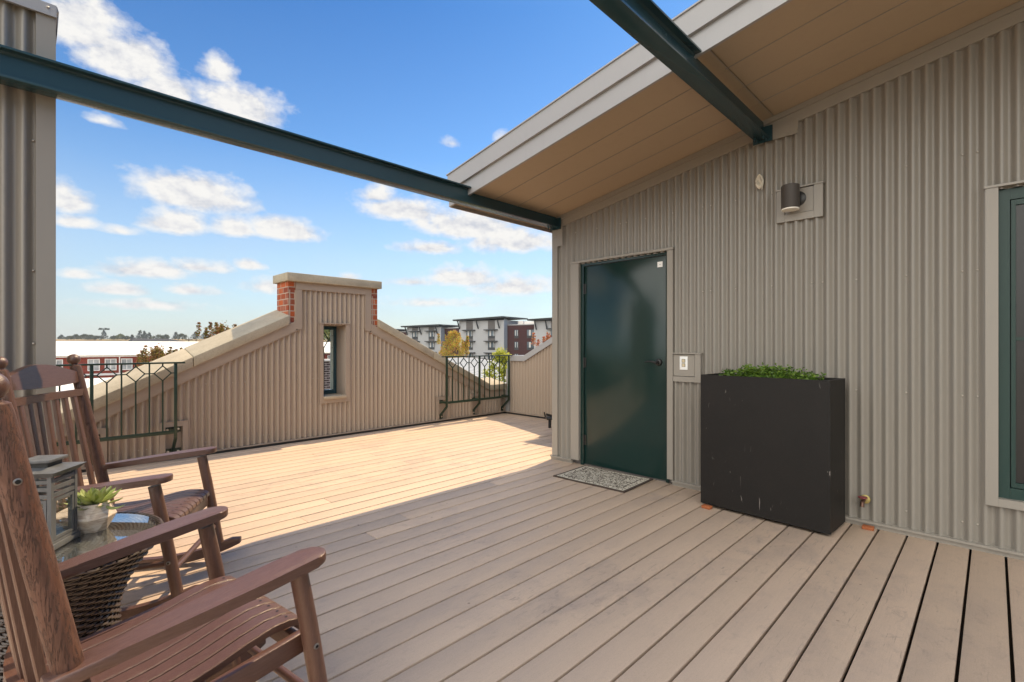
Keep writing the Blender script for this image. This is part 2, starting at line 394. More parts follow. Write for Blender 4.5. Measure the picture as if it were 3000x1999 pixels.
def corr(mb, s0, s1, place, segs, brk=(), pitch=.0678, amp=.0155, phase=0., n=10):
    """corrugated sheet: columns along s; segs(s)->[(z0,z1),...]; place(s,d,z)"""
    st = pitch / n; k0 = math.ceil((s0 - phase) / st); ss = [s0]
    while phase + k0 * st < s1: ss.append(phase + k0 * st); k0 += 1
    ss = sorted(set([round(x, 5) for x in ss + [s1] + [b for b in brk if s0 < b < s1]]))
    d = lambda s: amp * cos(2 * pi * (s - phase) / pitch)
    last = None
    for a, b in zip(ss[:-1], ss[1:]):
        if b - a < 1e-4: continue
        ga, gb = segs(a + 1e-5), segs(b - 1e-5)
        cur = []
        for j, ((l0, h0), (l1, h1)) in enumerate(zip(ga, gb)):
            if last and j < len(last[1]) and len(last[1]) == len(ga) and abs(last[0] - a) < 1e-6 and (last[1][j][0].co - V(place(a, d(a), l0))).length < 1e-4 and (last[1][j][1].co - V(place(a, d(a), h0))).length < 1e-4:
                v0, v3 = last[1][j]
            else: v0, v3 = mb.bm.verts.new(place(a, d(a), l0)), mb.bm.verts.new(place(a, d(a), h0))
            v1, v2 = mb.bm.verts.new(place(b, d(b), l1)), mb.bm.verts.new(place(b, d(b), h1))
            if h0 - l0 > 1e-4 or h1 - l1 > 1e-4: mb._f([v0, v1, v2, v3])
            cur.append((v1, v2))
        last = (b, cur)
def screws(mb, pts, place, r=.0052):
    old = mb.mi; mb.mi = 1
    for s, z in pts:
        c = V(place(s, -.0145, z)); n = (V(place(s, 1, z)) - V(place(s, 0, z))).normalized()
        mb.ball(c + n * .004, r, 8)
    mb.mi = old

# ------------------------------------------------------------------ deck
b = MB(); rd = random.Random(5); PITCH = .1505; y = -.0525 - 14 * PITCH
ztop = 0.
while y < 6.28:
    y0, y1 = y + .0058, min(y + PITCH - .0058, 6.30); x = -4.2; xe = 6.19 if y > 3.36 else 4.12
    xs = [x]
    nx = -4.2 + rd.uniform(.6, 4.8)
    while nx < xe - .5:
        if y > 2.75 or nx < .3: xs.append(nx)
        nx += 4.88
    xs.append(xe)
    for i, (xa, xb) in enumerate(zip(xs[:-1], xs[1:])):
        dz = rd.uniform(-.0008, .0008)
        b.box(xa + .001, xb - .001, y0, y1, -.026, dz, bev=.0022, seg=2)
    y += PITCH
deck = structure(b.build('deck', m_deck, smooth=40))
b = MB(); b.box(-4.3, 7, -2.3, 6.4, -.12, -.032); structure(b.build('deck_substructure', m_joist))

# ------------------------------------------------------------------ metal clad building (right)
W = 4.09; SL = .1785
SOF = lambda y: 3.211 - SL * y
FRZ = lambda y: 3.0915 - SL * y
bld = thing('metal_clad_building', (5.2, 0, 0), 'taupe corrugated metal building with a sloping eave, a green door and a window', 'building')
def plW(s, d, z): return (W - d, s, z)
def segW(s):
    top = FRZ(s) + .03; z0 = .036
    if 2.045 < s < 3.128: return [(2.075, top)]                       # door
    if 1.775 < s <= 2.045: return [(z0, .935), (1.17, top)]           # switch panel
    if -1.05 < s < .02: return [(z0, .30), (2.165, top)]              # window
    if .885 < s < 1.165: return [(z0, 2.185), (2.41, top)]            # lamp panel
    return [(z0, top)]
b = MB()
corr(b, -3.5, 3.345, plW, segW, (2.045, 3.128, 1.775, -1.05, .02, .885, 1.165), phase=.034)
pts = []
for r_, z in enumerate((.15, .93, 1.70, 2.42)):
    for k in range(-50, 50):
        if k % 12 in (0, 1, 5, 9):
            s = .034 + .0339 + k * .0678
            if -3 < s < 3.3 and any(lo + .03 < z < hi - .03 for lo, hi in segW(s)): pts.append((s, z))
screws(b, pts, plW)
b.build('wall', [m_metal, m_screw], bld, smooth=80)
# body behind the sheet, end wall, hidden from view but solid
b = MB(); PB = [(-3.6, -.1), (3.40, -.1), (3.40, SOF(3.40)), (-3.6, SOF(-3.6))]
b.prism([(3.40, -.1), (3.40, SOF(3.40) + .05), (3.19, SOF(3.19) + .05), (3.19, -.1)], lambda a, z, d: (d, a, z), 4.115, 7.5)
b.prism([(-3.6, -.1), (-3.6, SOF(-3.6) + .05), (-3.4, SOF(-3.4) + .05), (-3.4, -.1)], lambda a, z, d: (d, a, z), 4.115, 7.5)
b.box(7.3, 7.5, -3.4, 3.19, -.1, 2.7)
b.prism([(3.19, .0), (3.19, SOF(3.19) + .05), (3.13, SOF(3.13) + .05), (3.13, 2.08), (2.04, 2.08), (2.04, SOF(2.04) + .05), (.03, SOF(.03) + .05), (.03, 0)], lambda a, z, d: (d, a, z), 4.115, 4.2)
b.prism([(.03, 2.17), (.03, SOF(.03) + .05), (-1.06, SOF(-1.06) + .05), (-1.06, 2.17)], lambda a, z, d: (d, a, z), 4.115, 4.2)
b.box(4.115, 4.2, -1.06, .03, -.05, .30)
b.prism([(-1.06, -.05), (-1.06, SOF(-1.06) + .05), (-3.4, SOF(-3.4) + .05), (-3.4, -.05)], lambda a, z, d: (d, a, z), 4.115, 4.2)
b.box(4.36, 4.40, -1.4, 3.15, -.05, 2.6)
b.build('wall_core', m_hgrey, bld)
# trims
b = MB(); b.box(4.068, 4.125, 3.338, 3.412, .046, SOF(3.38)); b.box(4.127, 4.20, 3.404, 3.412, .046, 2.6); b.build('corner_trim', m_trim, bld)
b = MB()
for ya, yb in ((-3.5, 2.022), (3.146, 3.425)):
    b.box(4.048, 4.112, ya, yb, .030, .044); b.box(4.066, 4.10, ya, yb, -.001, .0298)
b.build('base_flashing', m_trim, bld)
b = MB(); ZF = lambda y, o: 3.0915 - SL * y + o
def slab(mb, x0, x1, ya, yb, f0, f1): mb.hexa([(x0, ya, f0(ya)), (x1, ya, f0(ya)), (x1, yb, f0(yb)), (x0, yb, f0(yb)), (x0, ya, f1(ya)), (x1, ya, f1(ya)), (x1, yb, f1(yb)), (x0, yb, f1(yb))])
slab(b, 4.070, 4.11, -3.5, 3.336, lambda y: FRZ(y), lambda y: FRZ(y) + .079)
slab(b, 4.058, 4.11, -3.5, 3.336, lambda y: FRZ(y) + .0795, lambda y: SOF(y) - .001)
b.box(4.062, 4.069, 1.035, 1.335, FRZ(1.335) - .035, FRZ(1.335) + .02)
b.hexa([(4.060, 1.03, FRZ(1.03) - .055), (4.069, 1.03, FRZ(1.03) - .055), (4.069, 1.345, FRZ(1.345) - .05), (4.060, 1.345, FRZ(1.345) - .05), (4.060, 1.03, FRZ(1.03) + .02), (4.069, 1.03, FRZ(1.03) + .02), (4.069, 1.345, FRZ(1.345) + .02), (4.060, 1.345, FRZ(1.345) + .02)])
b.box(4.060, 4.067, 3.262, 3.337, 2.30, 2.52); b.box(4.0575, 4.0675, 3.338, 3.402, 2.41, 2.505)
b.build('frieze_trim', m_trim, bld)
# soffit with shadow-gap seams
b = MB(); xs = [2.845, 3.15, 3.455, 3.76, 4.0575]
for xa, xb in zip(xs[:-1], xs[1:]):
    for ya, yb in ((-3.5, 1.19), (1.196, 3.615)):
        slab(b, xa + .0012, xb - .0012, ya, yb, lambda y: SOF(y), lambda y: SOF(y) + .012)
slab(b, 2.845, 4.4, -3.5, 3.615, lambda y: SOF(y) + .016, lambda y: SOF(y) + .03)
slab(b, 4.0585, 4.40, 3.413, 3.615, lambda y: SOF(y), lambda y: SOF(y) + .0155)
b.build('soffit', m_soffit, bld)
b = MB()
for xq in xs[1:-1]:
    for ya, yb in ((-3.5, 1.21), (1.335, 3.60)): slab(b, xq - .0035, xq + .0035, ya, yb, lambda y: SOF(y) - .0035, lambda y: SOF(y) - .0002)
for ya, yb in ((1.196, 1.2), ): slab(b, 2.845, 4.057, ya, yb, lambda y: SOF(y) - .003, lambda y: SOF(y) - .0002)
b.build('soffit_seam', m_trim, bld)
b = MB()
slab(b, 2.820, 2.842, -3.5, 3.62, lambda y: 3.180 - SL * y, lambda y: 3.322 - SL * y)
slab(b, 2.802, 2.8415, -3.5, 3.62, lambda y: 3.3255 - SL * y, lambda y: 3.468 - SL * y)
slab(b, 2.795, 2.8195, -3.5, 3.62, lambda y: 3.318 - SL * y, lambda y: 3.325 - SL * y)
slab(b, 2.792, 2.86, -3.5, 3.63, lambda y: 3.4685 - SL * y, lambda y: 3.478 - SL * y)
b.build('fascia', m_fascia, bld)
b = MB(); b.hexa([(2.8425, 3.6155, 3.18 - SL * 3.62), (7.5, 3.6155, 3.18 - SL * 3.62), (7.5, 3.632, 3.18 - SL * 3.62), (2.8425, 3.632, 3.18 - SL * 3.62), (2.8425, 3.6155, 3.466 - SL * 3.62), (7.5, 3.6155, 3.466 - SL * 3.62), (7.5, 3.632, 3.466 - SL * 3.62), (2.8425, 3.632, 3.466 - SL * 3.62)])
b.build('rake_fascia', m_fascia, bld)
b = MB(); slab(b, 2.862, 7.6, -3.5, 3.614, lambda y: 3.44 - SL * y, lambda y: 3.470 - SL * y)
slab(b, 4.41, 7.6, -3.5, 3.614, lambda y: 3.20 - SL * y, lambda y: 3.23 - SL * y); b.build('roof', m_trim, bld)
# door
fr = MB()
fr.box(4.096, 4.16, 3.012, 3.05, .0, 2.056); fr.box(4.096, 4.16, 2.073, 2.101, .0, 2.056); fr.box(4.096, 4.16, 2.073, 3.05, 2.0565, 2.087)
fr.box(4.13, 4.17, 2.10, 3.012, 0, .012)
dfr = fr.build('door_frame', m_door, bld)
tr = MB(); tr.box(4.062, 4.14, 3.051, 3.150, .046, 2.086); tr.box(4.062, 4.14, 2.018, 2.072, .046, 2.086); tr.box(4.054, 4.14, 2.012, 3.156, 2.0875, 2.108)
tr.build('door_trim', m_trim, bld)
b = MB(); b.box(4.108, 4.150, 2.105, 3.008, .014, 2.052, bev=.002); door = b.build('door', m_door, bld)
for z in (.26, 1.06, 1.82):
    b = MB(); b.tube([(4.100, 3.011, z - .052), (4.100, 3.011, z + .052)], .0075, 10); b.box(4.1035, 4.1075, 2.985, 3.008, z - .05, z + .05); b.build('hinge', m_black, door)
b = MB()
b.lathe([(.032, 4.1075), (.033, 4.098), (.028, 4.090), (.014, 4.086), (.012, 4.062)], (0, 2.173, 1.083), 24, 'x')
b.tube([(4.060, 2.173, 1.083), (4.056, 2.195, 1.085), (4.054, 2.225, 1.092), (4.055, 2.262, 1.090), (4.058, 2.290, 1.082)], [.011, .010, .008, .0075, .006], 10)
b.build('handle', m_black, door)
b = MB(); b.box(4.1045, 4.1075, 2.1025, 2.1085, 1.03, 1.13); b.build('strike_plate', m_black, door)
b = MB(); b.box(4.1035, 4.1075, 2.137, 2.187, 1.952, 2.002); b.mi = 1; b.box(4.1025, 4.1034, 2.157, 2.165, 1.974, 1.979); b.build('sticker', [m_white, m_black], door)
# switch panel
b = MB(); b.box(4.074, 4.112, 1.824, 2.0155, .970, 1.158); b.box(4.064, 4.112, 1.768, 1.818, .92, 1.162); b.box(4.064, 4.112, 1.8185, 2.0155, .92, .966); b.box(4.056, 4.112, 1.762, 2.0175, 1.1625, 1.174)
b.build('switch_panel', m_trim, bld)
# lamp panel
b = MB(); b.box(4.074, 4.112, .932, 1.120, 2.228, 2.406); b.box(4.064, 4.112, 1.1235, 1.176, 2.172, 2.41); b.box(4.064, 4.112, .873, .9285, 2.172, 2.41); b.box(4.064, 4.112, .929, 1.123, 2.172, 2.224); b.box(4.056, 4.112, .868, 1.181, 2.4105, 2.421)
b.build('lamp_panel', m_trim, bld)
# window
wn = MB(); wn.box(4.100, 4.16, -.070, -.022, .336, 2.165); wn.box(4.100, 4.16, -1.0, -.0705, 2.10, 2.165); wn.box(4.100, 4.16, -1.0, -.0705, .336, .40); wn.box(4.1, 4.16, -1.05, -1.0005, .336, 2.165)
win = wn.build('window', m_winframe, bld)
b = MB()
for a in ((-.094, -.0745, .404, 2.096), (-.996, -.976, .404, 2.096), (-.9755, -.0945, 2.066, 2.096), (-.9755, -.0945, .404, .432), (-.9755, -.0945, 1.270, 1.288)): b.box(4.106, 4.13, a[0], a[1], a[2], a[3])
b.build('sash', m_winframe, win)
b = MB(); b.box(4.118, 4.122, -.974, -.095, .434, 2.064); b.build('screen', m_screen, win)
b = MB(); b.box(4.060, 4.13, -.0215, .034, .288, 2.176); b.box(4.060, 4.13, -1.05, -.022, .288, .3355); b.box(4.052, 4.13, -1.1, .040, 2.1765, 2.190); b.box(4.066, 4.13, -1.1, -1.0505, .288, 2.176)
b.build('window_trim', m_trim, win)

# things on that wall
t = thing('wall_lamp', (4.078, 1.06, 2.23), 'dark bronze cylinder downlight on a flat panel of the corrugated wall', 'wall lamp')
b = MB(); b.lathe([(.058, 2.245), (.060, 2.25), (.060, 2.412), (.056, 2.416), (0, 2.416)], (3.985, 1.062, 0), 32)
b.build('shade', simple('bronze_powder_coat', (.060, .050, .044), .55), t)
b = MB(); b.lathe([(.0575, 2.2445), (.0575, 2.2355), (0, 2.2355)], (3.985, 1.062, 0), 32); b.build('lens', m_wax, t)
b = MB(); b.lathe([(.055, 4.0775), (.055, 4.066), (.045, 4.060), (.018, 4.058), (.018, 4.04)], (0, 1.035, 2.33), 28, 'x'); b.build('back_plate', m_black, t)
t = thing('light_switch', (4.074, 1.92, 1.083), 'white double switch plate with two tan buttons beside the green door', 'switch')
b = MB(); b.box(4.0675, 4.0735, 1.885, 1.956, 1.025, 1.142, bev=.0015); b.build('cover_plate', m_white, t)
for z in (1.066, 1.103):
    b = MB(); b.box(4.064, 4.0670, 1.908, 1.932, z - .013, z + .013); b.mi = 1; b.box(4.0655, 4.0672, 1.9045, 1.9355, z - .0155, z + .0155); b.build('button', [m_cream, m_black], t)
b = MB()
for k in range(7):
    a = k * .35; r = .026 + .002 * k
    b.ring([(4.070 - .004 * k + .006 * sin(q * 3 + k), 1.288 + r * (.20 + .06 * k) * sin(q) + .003 * k - .008, 2.515 + (r + .003 * (k % 3)) * 1.3 * cos(q)) for q in [2 * pi * i / 20 for i in range(20)]], .0038, 6)
b.tube([(4.085, 1.305, 2.56), (4.068, 1.30, 2.557), (4.066, 1.292, 2.54)], .004, 6); b.tube([(4.07, 1.28, 2.485), (4.066, 1.283, 2.455)], .0035, 6)
o = b.build('coiled_cable', simple('white_cable', (.72, .66, .55), .5), loc=(4.07, 1.29, 2.52)); tag(o, 'small coil of white cable poking out of the corrugated wall under the dark beam', 'cable')
t = thing('hose_bib', (4.08, .63, .175), 'brass garden tap with a dull red handle low on the corrugated wall', 'tap')
b = MB(); b.lathe([(.030, 4.079), (.030, 4.074), (.012, 4.071)], (0, .625, .185), 20, 'x'); b.build('flange', simple('brass', (.55, .45, .18), .3, .5, .8), t)
b = MB(); b.tube([(4.071, .627, .185), (4.03, .63, .182), (4.015, .632, .17), (4.010, .632, .145)], [.010, .012, .013, .014], 12); b.build('spout', simple('aged_brass', (.13, .07, .05), .4, .5, .7), t)
b = MB(); b.lathe([(.004, .188), (.006, .198), (.027, .202), (.028, .208), (.008, .212), (0, .212)], (4.03, .632, 0), 14); b.build('handle', simple('dull_red_paint', (.22, .05, .055), .5), t)

# ------------------------------------------------------------------ gable parapet wall
G = 6.33
def coping_z(x):      # underside of coping (front) as function of |x - 2.99|
    d = abs(x - 2.99)
    return max(.446, 1.486 - (d - .645) * .4845) if d > .61 else 2.045
def profile_trim(x): return coping_z(x) - .125 if abs(x - 2.99) > .465 else 1.949
XR = 6.21
gw = thing('gable_parapet_wall', (2.99, 6.5, 0), 'gabled parapet wall of bounce-tinted taupe corrugated metal with stone coping, brick piers and slot window', 'wall')
plG = lambda s, d, z: (s, G - d, z)
boxes = [(.39, .61), (1.043, 1.299), (4.667, 4.935), (5.382, 5.626), (6.037, 6.21)]
def segG(s):
    z0 = .044; top = profile_trim(s) + .02
    for a, c in boxes:
        if a + .02 < s < c - .02: return [(.39, top)] if top > .39 else [(.39, .391)]
    if 2.80 < s < 3.17: return [(z0, .49), (1.51, top)]
    return [(z0, top)]
b = MB()
corr(b, -2.2, XR, plG, segG, [q for a, c in boxes for q in (a + .02, c - .02)] + [2.80, 3.17, 2.525, 3.455], phase=.02, n=14)
pts = []
for z in (.14, .80, 1.68):
    for k in range(-30, 95):
        if k % 9 in (0, 3, 4, 7):
            s = .02 + .0339 + k * .0678
            if s < XR - .05 and any(lo + .03 < z < hi - .04 for lo, hi in segG(s)): pts.append((s, z))
screws(b, pts, plG)
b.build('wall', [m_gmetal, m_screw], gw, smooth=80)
fXZ = lambda a, z, d: (a, d, z)
# brick core (outer face seen from outside), in four pieces round the slot
KL, KR = .197 - .5, 5.72
def core_top(x): return coping_z(x) - .004 if abs(x - 2.99) > .6 else 2.043
b = MB()
b.prism([(-2.2, -1), (2.81, -1), (2.81, 2.043), (2.39, 2.043), (2.39, 1.47), (.23, .44), (-2.2, .44)], fXZ, 6.40, 6.66)
b.prism([(3.15, -1), (6.3, -1), (6.3, .44), (5.74, .44), (3.59, 1.47), (3.59, 2.043), (3.15, 2.043)], fXZ, 6.40, 6.66)
b.box(2.8105, 3.1495, 6.40, 6.66, -1, .50); b.box(2.8105, 3.1495, 6.40, 6.66, 1.525, 2.043)
b.build('brick_backing', m_brick, gw)
b = MB()
for a, c, top in ((-2.2, 2.39, 1.3), (3.59, 6.2, 1.3)):
    pass
b.prism([(2.44, .0), (2.80, .0), (2.80, 2.04), (2.44, 2.04)], fXZ, 6.350, 6.398)
b.prism([(3.17, .0), (3.54, .0), (3.54, 2.04), (3.17, 2.04)], fXZ, 6.350, 6.398)
b.prism([(-2.2, .42), (-2.2, .40), (2.438, .40), (2.438, 1.44), (.25, .42)], fXZ, 6.350, 6.398)
b.prism([(3.542, .40), (6.2, .40), (6.2, .42), (5.73, .42), (3.542, 1.44)], fXZ, 6.350, 6.398)
b.build('sheathing', m_joist, gw)
# brick piers
for xa, xb in ((2.372, 2.462), (3.522, 3.622)):
    b = MB(); b.box(xa, xb, 6.318, 6.69, 1.40, 2.0445); b.build('brick_pier', m_brick, gw)
b = MB(); b.box(2.335, 3.655, 6.245, 6.74, 2.045, 2.150, bev=.006); b.build('cap_stone', m_coping, gw)
# coping stones
def cop(pa, pb, ya=6.265, yb=6.715, th=.112):
    b = MB(); (xa, za), (xb, zb) = pa, pb
    b.hexa([(xa, ya, za), (xb, ya, zb), (xb, yb, zb), (xa, yb, za), (xa, ya, za + th), (xb, ya, zb + th), (xb, yb, zb + th + .095), (xa, yb, za + th + .095)], .006)
    return b.build('coping', m_coping, gw)
cz = lambda x: 1.486 - (abs(x - 2.99) - .645) * .4845
cop((1.345, cz(1.345)), (2.371, cz(2.371))); cop((.20, cz(.20)), (1.338, cz(1.338))); cop((-2.2, .446), (.193, .446), th=.095)
cop((3.623, cz(3.623)), (4.58, cz(4.58))); cop((4.587, cz(4.587)), (5.78, cz(5.78))); cop((5.787, .443), (6.205, .443), th=.095)
# metal band under the coping and round the pier
b = MB()
def band(x0, x1, off0, off1, y0=6.300, y1=6.345):
    b.hexa([(x0, y0, cz(x0) + off0), (x1, y0, cz(x1) + off0), (x1, y1, cz(x1) + off0), (x0, y1, cz(x0) + off0), (x0, y0, cz(x0) + off1), (x1, y0, cz(x1) + off1), (x1, y1, cz(x1) + off1), (x0, y1, cz(x0) + off1)])
band(.22, 2.463, -.122, -.002); band(3.521, 5.76, -.122, -.002)
band(.22, 2.52, -.135, -.1225, 6.306); band(3.46, 5.76, -.135, -.1225, 6.306)
b.box(-2.2, .2195, 6.300, 6.345, .325, .445); b.box(5.7605, 6.2, 6.300, 6.345, .325, .442)
b.box(2.464, 2.541, 6.302, 6.346, 1.44, 1.948); b.box(3.430, 3.520, 6.302, 6.346, 1.44, 1.948); b.box(2.4645, 3.5195, 6.298, 6.346, 1.949, 2.0445)
b.box(3.420, 3.4295, 6.297, 6.346, 1.47, 1.947)
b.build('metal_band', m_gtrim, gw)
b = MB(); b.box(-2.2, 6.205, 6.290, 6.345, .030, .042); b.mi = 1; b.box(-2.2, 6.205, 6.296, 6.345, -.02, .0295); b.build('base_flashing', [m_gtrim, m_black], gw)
# slot window: frame trim, jamb liner, dark frame, grille, sill
b = MB()
b.box(2.778, 2.823, 6.303, 6.35, .465, 1.520); b.box(3.137, 3.193, 6.303, 6.35, .465, 1.520); b.box(2.8235, 3.1365, 6.303, 6.35, .465, .518); b.box(2.770, 3.200, 6.294, 6.35, 1.5205, 1.534)
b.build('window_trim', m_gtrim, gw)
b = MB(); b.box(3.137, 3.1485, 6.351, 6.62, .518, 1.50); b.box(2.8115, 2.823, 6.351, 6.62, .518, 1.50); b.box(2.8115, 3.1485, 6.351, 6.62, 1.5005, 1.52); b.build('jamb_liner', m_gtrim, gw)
b = MB()
b.box(3.095, 3.1365, 6.585, 6.65, .56, 1.5); b.box(2.8235, 2.865, 6.585, 6.65, .56, 1.5); b.box(2.8655, 3.0945, 6.585, 6.65, 1.455, 1.5); b.box(2.8655, 3.0945, 6.585, 6.65, .56, .615)
sw = b.build('slot_window_frame', m_green, gw)
b = MB(); yy = 6.645; cx = 2.98
b.bar((cx, yy, .61), (cx, yy, 1.20), .010, .010, (0, 1, 0)); b.bar((cx, yy, 1.42), (cx, yy, 1.46), .010, .010, (0, 1, 0))
q = [(cx, yy, 1.20), (cx + .065, yy, 1.31), (cx, yy, 1.42), (cx - .065, yy, 1.31)]
for i in range(4): b.bar(q[i], q[(i + 1) % 4], .010, .010, (0, 1, 0))
b.bar((cx + .065, yy, 1.31), (3.096, yy, 1.31), .010, .010, (0, 1, 0)); b.bar((2.864, yy, 1.31), (cx - .065, yy, 1.31), .010, .010, (0, 1, 0))
b.build('grille', m_rail, sw)
b = MB(); b.box(3.062, 3.0945, 6.60, 6.625, .62, 1.45); b.mi = 1
for z in (.86, 1.03, 1.20, 1.37): b.ball((3.078, 6.598, z), .006, 8)
b.build('edge_strip', [simple('pale_green_strip', (.42, .50, .46), .5), m_black], sw)
b = MB(); b.box(2.8245, 3.1360, 6.272, 6.655, .5185, .556, bev=.006); b.build('sill', m_sill, gw)
# recess frames for the rail brackets
for a, c in boxes:
    c2 = min(c, 6.205); b = MB()
    b.box(a, a + .05, 6.304, 6.362, .043, .408); b.box(c2 - (.05 if c < 6.2 else .012), c2, 6.304, 6.362, .031, .408); b.box(a + .0505, c2 - (.0505 if c < 6.2 else .0125), 6.304, 6.362, .355, .408)
    b.box(a + .0505, c2 - .0125, 6.364, 6.398, -.02, .3545); b.box(a - .006, c2 + .006 if c < 6.2 else c2, 6.300, 6.362, .4085, .413)
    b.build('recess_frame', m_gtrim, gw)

# ------------------------------------------------------------------ railings
def railing(x_posts, xl, xr, label):
    yR = 6.13; t = thing('iron_railing', ((xl + xr) / 2, yR, 0), label, 'railing', 'green iron railings across the dips of the gabled parapet')
    b = MB(); b.box(xl, xr, yR - .022, yR + .022, 1.045, 1.062, bev=.002); b.build('top_rail', m_rail, t)
    b = MB(); b.box(x_posts[0] - .03 if xl < x_posts[0] - .5 else x_posts[0], x_posts[-1], yR - .012, yR + .012, .308, .345, bev=.002); b.build('bottom_rail', m_rail, t)
    for x in x_posts:
        b = MB(); b.box(x - .0135, x + .0135, yR - .0135, yR + .0135, .255, 1.0445, bev=.0015); b.build('post', m_rail, t)
        br = MB(); br.bar((x, yR, .262), (x + .012, 6.345, .085), .026, .026, (1, 0, 0)); br.box(x - .016, x + .03, yR + .016, 6.362, .312, .342)
        br.box(x - .055, x + .09, 6.352, 6.3615, .045, .115); br.box(x - .055, x + .09, 6.352, 6.3615, .29, .352)
        k = br.build('bracket', m_rail, t)
        for dx, z in ((-.03, .08), (.065, .08), (-.03, .322), (.065, .322)):
            o_ = MB(); o_.lathe([(.013, 6.3515), (.013, 6.349), (.008, 6.3485), (.008, 6.342), (0, 6.342)], (x + dx, 0, z), 12, 'y'); o_.build('bolt', m_zinc, k)
    for xa, xb in zip(x_posts[:-1], x_posts[1:]):
        n = 6; st = (xb - xa) / n
        for i in range(1, n):
            x = xa + st * i
            if i % 2 == 0:
                b = MB(); b.box(x - .0065, x + .0065, yR - .0065, yR + .0065, .345, 1.045); b.build('baluster', m_rail, t)
            else:
                b = MB(); w = .0105; zc = .947; hw, hh = .074, .077
                b.box(x - .0065, x + .0065, yR - .0065, yR + .0065, .345, zc - hh); b.box(x - .006, x + .006, yR - .006, yR + .006, zc + hh, 1.045)
                q = [(x, yR, zc - hh), (x + hw, yR, zc), (x, yR, zc + hh), (x - hw, yR, zc)]
                for j in range(4): b.bar(q[j], q[(j + 1) % 4], w, w, (0, 1, 0))
                b.bar((x + hw, yR, zc), (x + st - .004, yR, zc), w, w, (0, 1, 0)); b.bar((x - st + .004, yR, zc), (x - hw, yR, zc), w, w, (0, 1, 0))
                b.build('diamond_baluster', m_rail, t)
    return t
railing([-.195, .479, 1.151], -.6, 1.233, 'green iron railing with diamond pattern behind the two rocking chairs')
railing([4.733, 5.420, 6.112], 4.645, 6.19, 'green iron railing with diamond pattern in the far right corner of the deck')

# ------------------------------------------------------------------ side parapet (right, far)
sp = thing('side_parapet_wall', (6.4, 4.6, 0), 'low bounce-tinted taupe corrugated parapet wall with a stepped metal cap at the far right corner', 'wall')
def ctop(y): return (.965 if y > 5.824 else .965 + (5.824 - y) * .494) if y > 4.50 else 2.26
plS = lambda s, d, z: (6.22 - d, s, z)
b = MB(); corr(b, 3.42, 6.20, plS, lambda s: [(.044, ctop(s) + .01)], (4.50, 5.824), phase=.01, n=14)
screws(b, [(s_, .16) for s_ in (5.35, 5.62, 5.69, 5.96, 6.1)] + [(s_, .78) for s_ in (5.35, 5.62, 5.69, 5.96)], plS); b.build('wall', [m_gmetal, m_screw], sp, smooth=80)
fYZ = lambda a, z, d: (d, a, z)
b = MB(); b.prism([(3.412, -1), (6.20, -1), (6.20, .94), (5.83, .94), (4.5, 1.60), (4.5, 2.25), (3.412, 2.25)], fYZ, 6.24, 6.60); b.build('wall_core', m_joist, sp)
b = MB()
b.hexa([(6.185, 5.826, .955), (6.66, 5.826, .955), (6.66, 6.17, .955), (6.185, 6.17, .955), (6.185, 5.826, 1.052), (6.66, 5.826, 1.052), (6.66, 6.17, 1.052), (6.185, 6.17, 1.052)])
z1 = .955 + 1.32 * .494
b.hexa([(6.185, 4.506, z1), (6.66, 4.506, z1), (6.66, 5.825, .955), (6.185, 5.825, .955), (6.185, 4.506, z1 + .103), (6.66, 4.506, z1 + .103), (6.66, 5.825, 1.058), (6.185, 5.825, 1.058)])
b.box(6.185, 6.66, 3.413, 4.56, 2.25, 2.34)
b.build('metal_cap', m_fascia, sp)
b = MB(); b.box(6.19, 6.60, 6.202, 6.25, .043, .9545); b.box(6.205, 6.235, 6.2505, 6.294, .043, .80); b.box(6.2115, 6.60, 6.2945, 6.395, -.02, .43); b.build('end_trim', m_fascia, sp)
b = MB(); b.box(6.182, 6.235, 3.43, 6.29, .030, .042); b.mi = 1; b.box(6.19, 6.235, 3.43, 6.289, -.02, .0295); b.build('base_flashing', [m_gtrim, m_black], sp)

# ------------------------------------------------------------------ corrugated tower at the left
lt = thing('metal_clad_tower', (-.6, 3.9, 0), 'tall grey corrugated metal tower wall passing behind the long beam at the left edge', 'tower')
YT = 3.452; plT = lambda s, d, z: (s, YT - d, z)
b = MB(); corr(b, -1.4, .062, plT, lambda s: [(.03, 2.955)], phase=.012, n=12); screws(b, [(.0459, z) for z in (.5, 1.25, 1.62, 2.28)], plT, .006)
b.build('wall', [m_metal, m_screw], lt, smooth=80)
b = MB(); b.box(.055, .1285, 3.430, 3.47, .02, 2.938); b.box(.121, .129, 3.471, 4.5, .02, 2.95); b.build('corner_trim', m_trim, lt)
b = MB(); b.box(-1.4, .120, 3.475, 4.5, .0, 2.94); b.build('wall_core', m_trim, lt)
b = MB(); b.box(-1.45, .131, 3.421, 3.4385, 2.925, 2.985); b.box(-1.45, .131, 3.4386, 4.55, 2.957, 2.986); b.box(-1.45, .131, 3.413, 3.4209, 2.921, 2.929); b.mi = 1
b.ball((.098, 3.419, 2.962), .0065, 10); b.mi = 0
b.hexa([(.1315, 3.428, 2.955), (.140, 3.428, 2.96), (.140, 4.5, 2.96), (.1315, 4.5, 2.955), (.1315, 3.428, 2.984), (.1335, 3.428, 2.984), (.1335, 4.5, 2.984), (.1315, 4.5, 2.984)])
b.hexa([(.132, 3.45, 2.85), (.134, 3.45, 2.85), (.134, 4.5, 2.85), (.132, 4.5, 2.85), (.136, 3.45, 2.954), (.14, 3.45, 2.954), (.14, 4.5, 2.954), (.136, 4.5, 2.954)])
b.build('metal_cap', [m_fascia, m_screw], lt)
b = MB(); b.box(-1.4, .13, 3.42, 3.47, .012, .03); b.build('base_flashing', m_trim, lt)

